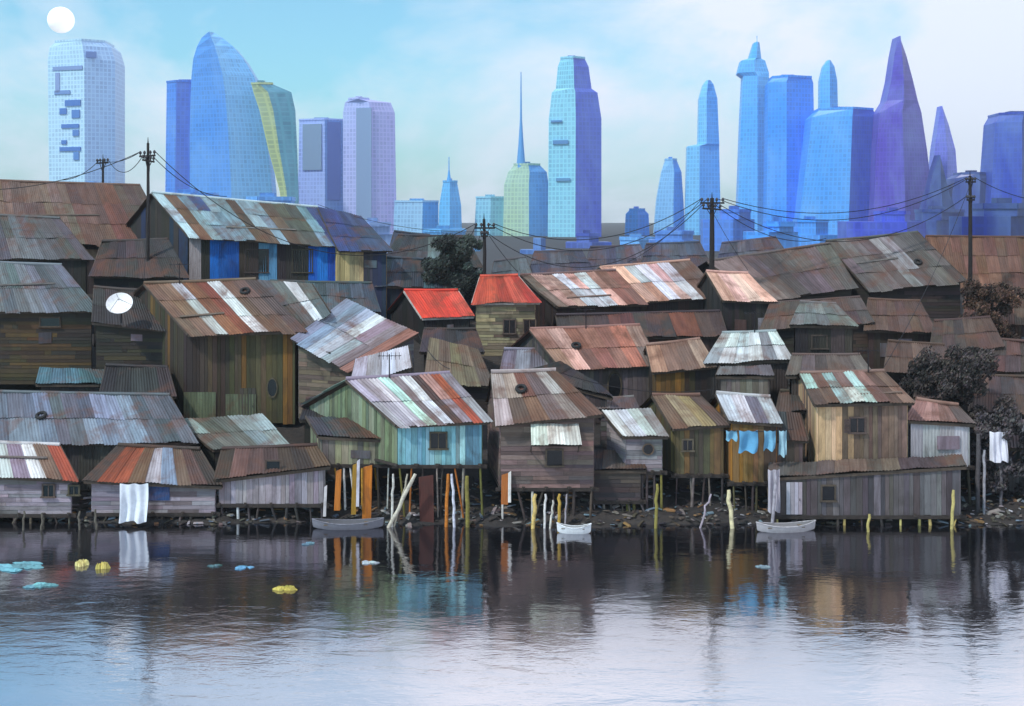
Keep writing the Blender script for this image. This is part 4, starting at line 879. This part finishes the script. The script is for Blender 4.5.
def flo(label, px, py, pts, c, h=.06, name='floating_scrap', cat='floating scrap', mat='cloth', seed=0):
    Y = CAM_H*F_PX/(py-HZ); o = Vector(((px-512)*Y/F_PX, Y, 0)); rg = random.Random(seed+px); mb = MB()
    rx, ry = pts[0]*.85, pts[1]*.8; c = tuple(v*.86+12 for v in c); h *= .8
    for q_ in range(rg.randint(5, 8)):       # a raft of crumpled bits caught together
        cx, cy = rg.gauss(0,.42)*rx, rg.gauss(0,.42)*ry; sx_, sy_ = rx*rg.uniform(.25,.5), ry*rg.uniform(.3,.55); n = 16; cc = lin(jit(rg, c, .18)); rows = []
        for s, z in ((1.0,-.04),(1.03,.015),(.86,h*.6),(.5,h),(.03,h*.7)):
            rows.append([(o.x+cx+math.cos(t)*sx_*s*(1+.28*math.sin(3*t+q_)+rg.uniform(-.15,.15)), o.y+cy+math.sin(t)*sy_*s*(1+.25*math.cos(4*t+q_)+rg.uniform(-.15,.15)), z+q_*.004+(rg.uniform(-h,h)*.5 if z > .02 else 0)) for t in [6.2832*k/n for k in range(n)]])
        mb.grid(rows, cc, close=True, smooth=False)
    tag(mb.build(name, M[mat], None, origin=o), label, cat, 'things adrift on the water')
flo('large cyan tarpaulin adrift at the left edge', 16, 567, (1.9,.9), (112,178,190), .1, 'floating_tarpaulin', 'tarpaulin')
flo('smaller cyan tarpaulin scrap below the large one', 36, 586, (.75,.55), (118,184,192), .08, 'floating_tarpaulin', 'tarpaulin')
flo('cyan-blue scrap adrift in the left half, right of the yellow foam', 240, 568, (.6,.4), (92,150,184))
flo('white plastic scrap below the long dark canoe', 369, 563, (.45,.28), (206,216,224))
flo('yellow foam lump, left of the floating pair', 83, 565, (.42,.42), (226,214,140), .22, 'floating_foam', 'foam lump'); flo('yellow foam lump, right of the floating pair', 105, 568, (.45,.4), (228,208,110), .24, 'floating_foam', 'foam lump')
flo('ochre foam lump nearer the centre of the dark water', 285, 590, (.7,.3), (196,176,80), .14, 'floating_foam', 'foam lump')
flo('teal scrap adrift left of the cyan-blue scrap', 212, 566, (.5,.3), (84,120,124)); flo('grey-blue scrap under the pale shed', 308, 544, (.5,.35), (112,150,170)); 
flo('pale scrap adrift at the right of the dark water', 762, 567, (.5,.3), (130,150,166))

lt = MB(); rg = random.Random(77)
for k in range(2600):
    x = rg.uniform(-34, 34); y = rg.uniform(67.4, 73.5); z = ground(x, y)
    if z < -.1: continue
    s = rg.uniform(.05,.22); an = rg.uniform(0,3.14); u = Vector((math.cos(an), math.sin(an), rg.uniform(-.3,.3)))*s*rg.uniform(.6,2.2); v = Vector((-math.sin(an), math.cos(an), rg.uniform(-.3,.5)))*s*.5; p = Vector((x, y, max(z,0)+.03)); w_ = Vector((0,0,s*.4))
    cc = lin(jit(rg, rg.choice([(60,56,56),(80,72,66),(48,46,50),(110,104,100),(70,60,50),(60,56,56),(150,146,146),(96,112,124),(120,90,60)]), .2))
    lt.hexa([p-u-v, p+u-v, p+u+v, p-u+v, p-u*.7-v*.8+w_, p+u*.9-v+w_, p+u*.8+v*.7+w_, p-u*.9+v+w_], cc)
tag(lt.build('litter', M['cloth']), kind='stuff')
# tyres and stones weighing the roofs down, aerials, barrels
def tyre(label, key, u, v):
    q = HOUSES[key]['q']; c = bil(q, u, v); n = (q[1]-q[0]).cross(q[3]-q[0]).normalized(); n = n if n.z > 0 else -n; a = n.orthogonal().normalized(); b = n.cross(a); c = c+n*.2; mb = MB()
    mb.grid([[c+(a*math.cos(t)+b*math.sin(t))*(.26+.1*math.cos(s))+n*.1*math.sin(s) for t in [6.2832*k/22 for k in range(22)]] for s in [6.2832*k/9 for k in range(10)]], lin((30,30,32)), close=True)
    tag(mb.build('old_tyre', M['rubber'], None, origin=c), label, 'tyre', 'tyres weighing down roofs')
for k, u, v, lab in [('brown_big',.8,.75,'tyre lying on the big brown and rust roof'),('hut_brown',.35,.6,'tyre lying on the mauve-brown hut roof'),
                     ('roof_slate',.35,.5,'tyre lying on the wide slate-grey roof'),
                     ('pink_mid',.3,.5,'tyre lying on the broad pink-brown roof'),('dome_grey',.7,.4,'tyre lying on the large roof with steel sheets')]: tyre(lab, k, u, v)
def plank(label, key, u0, v0, u1, v1, c):
    q = HOUSES[key]['q']; n = (q[1]-q[0]).cross(q[3]-q[0]).normalized(); n = n if n.z > 0 else -n
    a = bil(q, u0, v0)+n*.15; b = bil(q, u1, v1)+n*.17; mb = MB(); mb.beam(a, b, .16, .05, lin(c), n); tag(mb.build('roof_plank', M['wood'], None, origin=a), label, 'plank', 'planks laid on roofs')
for k, a_, c, lab in [('brown_big',(.05,.3,.45,.34),(110,96,84),'plank laid across the big brown and rust roof'),('blue_long',(.3,.25,.75,.3),(120,116,110),'plank laid across the streaked teal-grey roof'),
                      ('top_left',(.3,.4,.7,.44),(96,84,76),'plank laid across the huge brown roof'),('pink_long',(.2,.2,.7,.24),(120,96,86),'plank laid across the long pink and brown roof'),
                      ('dome_grey',(.1,.5,.55,.52),(110,104,100),'plank laid across the roof with steel sheets'),('left_ochre',(.3,.5,.8,.55),(96,92,90),'plank laid across the domed slate-blue roof'),
                      ('house_tan',(.45,.2,.95,.24),(120,100,88),'plank laid across the mint-sheeted roof'),('shed_left',(.1,.5,.8,.55),(110,100,96),'plank on the far left waterside shed roof')]: plank(lab, k, *a_, c)
def aerial(label, key, u, h=2.2):
    q = HOUSES[key]['q']; p = bil(q, u, .96); root = empty('roof_aerial', p, label, 'aerial', 'television aerials')
    mb = MB(); mb.tube([p-Vector((0,0,.2)), p+Vector((0,0,h))], .035, lin((60,60,64)), 6); mb.build('mast', M['iron'], root); t = p+Vector((0,0,h-.1)); mb = MB()
    mb.tube([t+Vector((-.7,0,0)), t+Vector((.7,.1,0))], .02, lin((80,80,84)), 5)
    for k in range(6): x = -.6+k*.24; mb.tube([t+Vector((x,-.3,0)), t+Vector((x,.3,.0))], .014, lin((80,80,84)), 5); mb.tube([t+Vector((x,0,-.22)), t+Vector((x,0,.22))], .014, lin((80,80,84)), 5)
    mb.build('antenna', M['iron'], root)
for k, u, lab in [('hut_cyan',.4,'thin aerial on the cyan hut roof ridge'),('brown_big',.3,'thin aerial on the big brown and rust roof'),('rough_white',.6,'thin aerial on the ragged whitish roof'),
                  ('house_tan',.8,'thin aerial on the roof with mint sheets'),('pink_mid',.5,'thin aerial on the broad pink-brown roof')]: aerial(lab, k, u, 1.5)

hz = MB(); hz.box((-2450,-230,-8), (2450,2650,176))
hm = bpy.data.materials.new('pale_haze'); hm.use_nodes = True; hn = hm.node_tree; hn.nodes.clear()
ho = N(hn, 'ShaderNodeOutputMaterial'); hv = N(hn, 'ShaderNodeVolumePrincipled'); hv.inputs['Color'].default_value = (.86,.92,1,1); hv.inputs['Density'].default_value = .00019; hv.inputs['Anisotropy'].default_value = .2
hn.links.new(hv.outputs[0], ho.inputs['Volume']); tag(hz.build('haze', hm), kind='stuff')
# ------------------------------------------------------------------ sky, sun, camera
wd = bpy.data.worlds.new('World'); scene.world = wd; wd.use_nodes = True; nt = wd.node_tree
bg = nt.nodes['Background']; sky = N(nt, 'ShaderNodeTexSky', sky_type='NISHITA'); sky.sun_disc = False
EL, AZ = R(52), R(-128)                       # azimuth measured from +Y (behind the town), negative = left
sky.sun_elevation = EL; sky.sun_rotation = AZ; sky.air_density = 1.1; sky.dust_density = 1.2; sky.ozone_density = 1.6
gen = N(nt, 'ShaderNodeTexCoord').outputs['Generated']
cl = noise_tex(nt, 3.2, 6, .55, gen, (1,1,1.6), .5, four=False)
cl2 = noise_tex(nt, 9, 5, .6, gen, (1,1,2), .3, four=False)
ad = N(nt, 'ShaderNodeMath', operation='MULTIPLY_ADD'); ad.inputs[1].default_value = .25; nt.links.new(cl2, ad.inputs[0]); nt.links.new(cl, ad.inputs[2])
CLOUD = (7.6, 8.1, 9.3, 1)
skc = mixc(nt, 1, sky.outputs[0], (.62,1.35,1.5,1), 'MULTIPLY')
sxx = N(nt, 'ShaderNodeSeparateXYZ'); nt.links.new(gen, sxx.inputs[0])
ax = N(nt, 'ShaderNodeMath', operation='MULTIPLY_ADD'); ax.inputs[1].default_value = .27; nt.links.new(sxx.outputs[0], ax.inputs[0]); nt.links.new(ad.outputs[0], ax.inputs[2])
c = mixc(nt, ramp(nt, ax.outputs[0], .49, .72, (.12,.12,.12,1), (.97,.97,.97,1)), skc, CLOUD)
nt.links.new(c, bg.inputs['Color']); bg.inputs['Strength'].default_value = .122
sl = bpy.data.lights.new('sun', 'SUN'); sl.energy = 3.1; sl.angle = R(3); sl.color = (1,.95,.88)
so = bpy.data.objects.new('sun', sl); col.objects.link(so)
dirv = Vector((math.sin(AZ)*math.cos(EL), math.cos(AZ)*math.cos(EL), math.sin(EL)))
so.rotation_euler = (-dirv).to_track_quat('-Z', 'Y').to_euler(); so.location = (0, 60, 80)
cam = bpy.data.cameras.new('camera'); co = bpy.data.objects.new('camera', cam); col.objects.link(co)
cam.sensor_width = 36; cam.lens = 36*F_PX/1024; cam.shift_y = -(353-HZ)/1024; cam.clip_end = 20000; cam.clip_start = .5
co.location = (0, 0, CAM_H); co.rotation_euler = (R(90), 0, 0); scene.camera = co
vs = scene.view_settings; vs.view_transform = 'Standard'; vs.look = 'None'; vs.exposure = 0; vs.gamma = 1; vs.use_curve_mapping = False
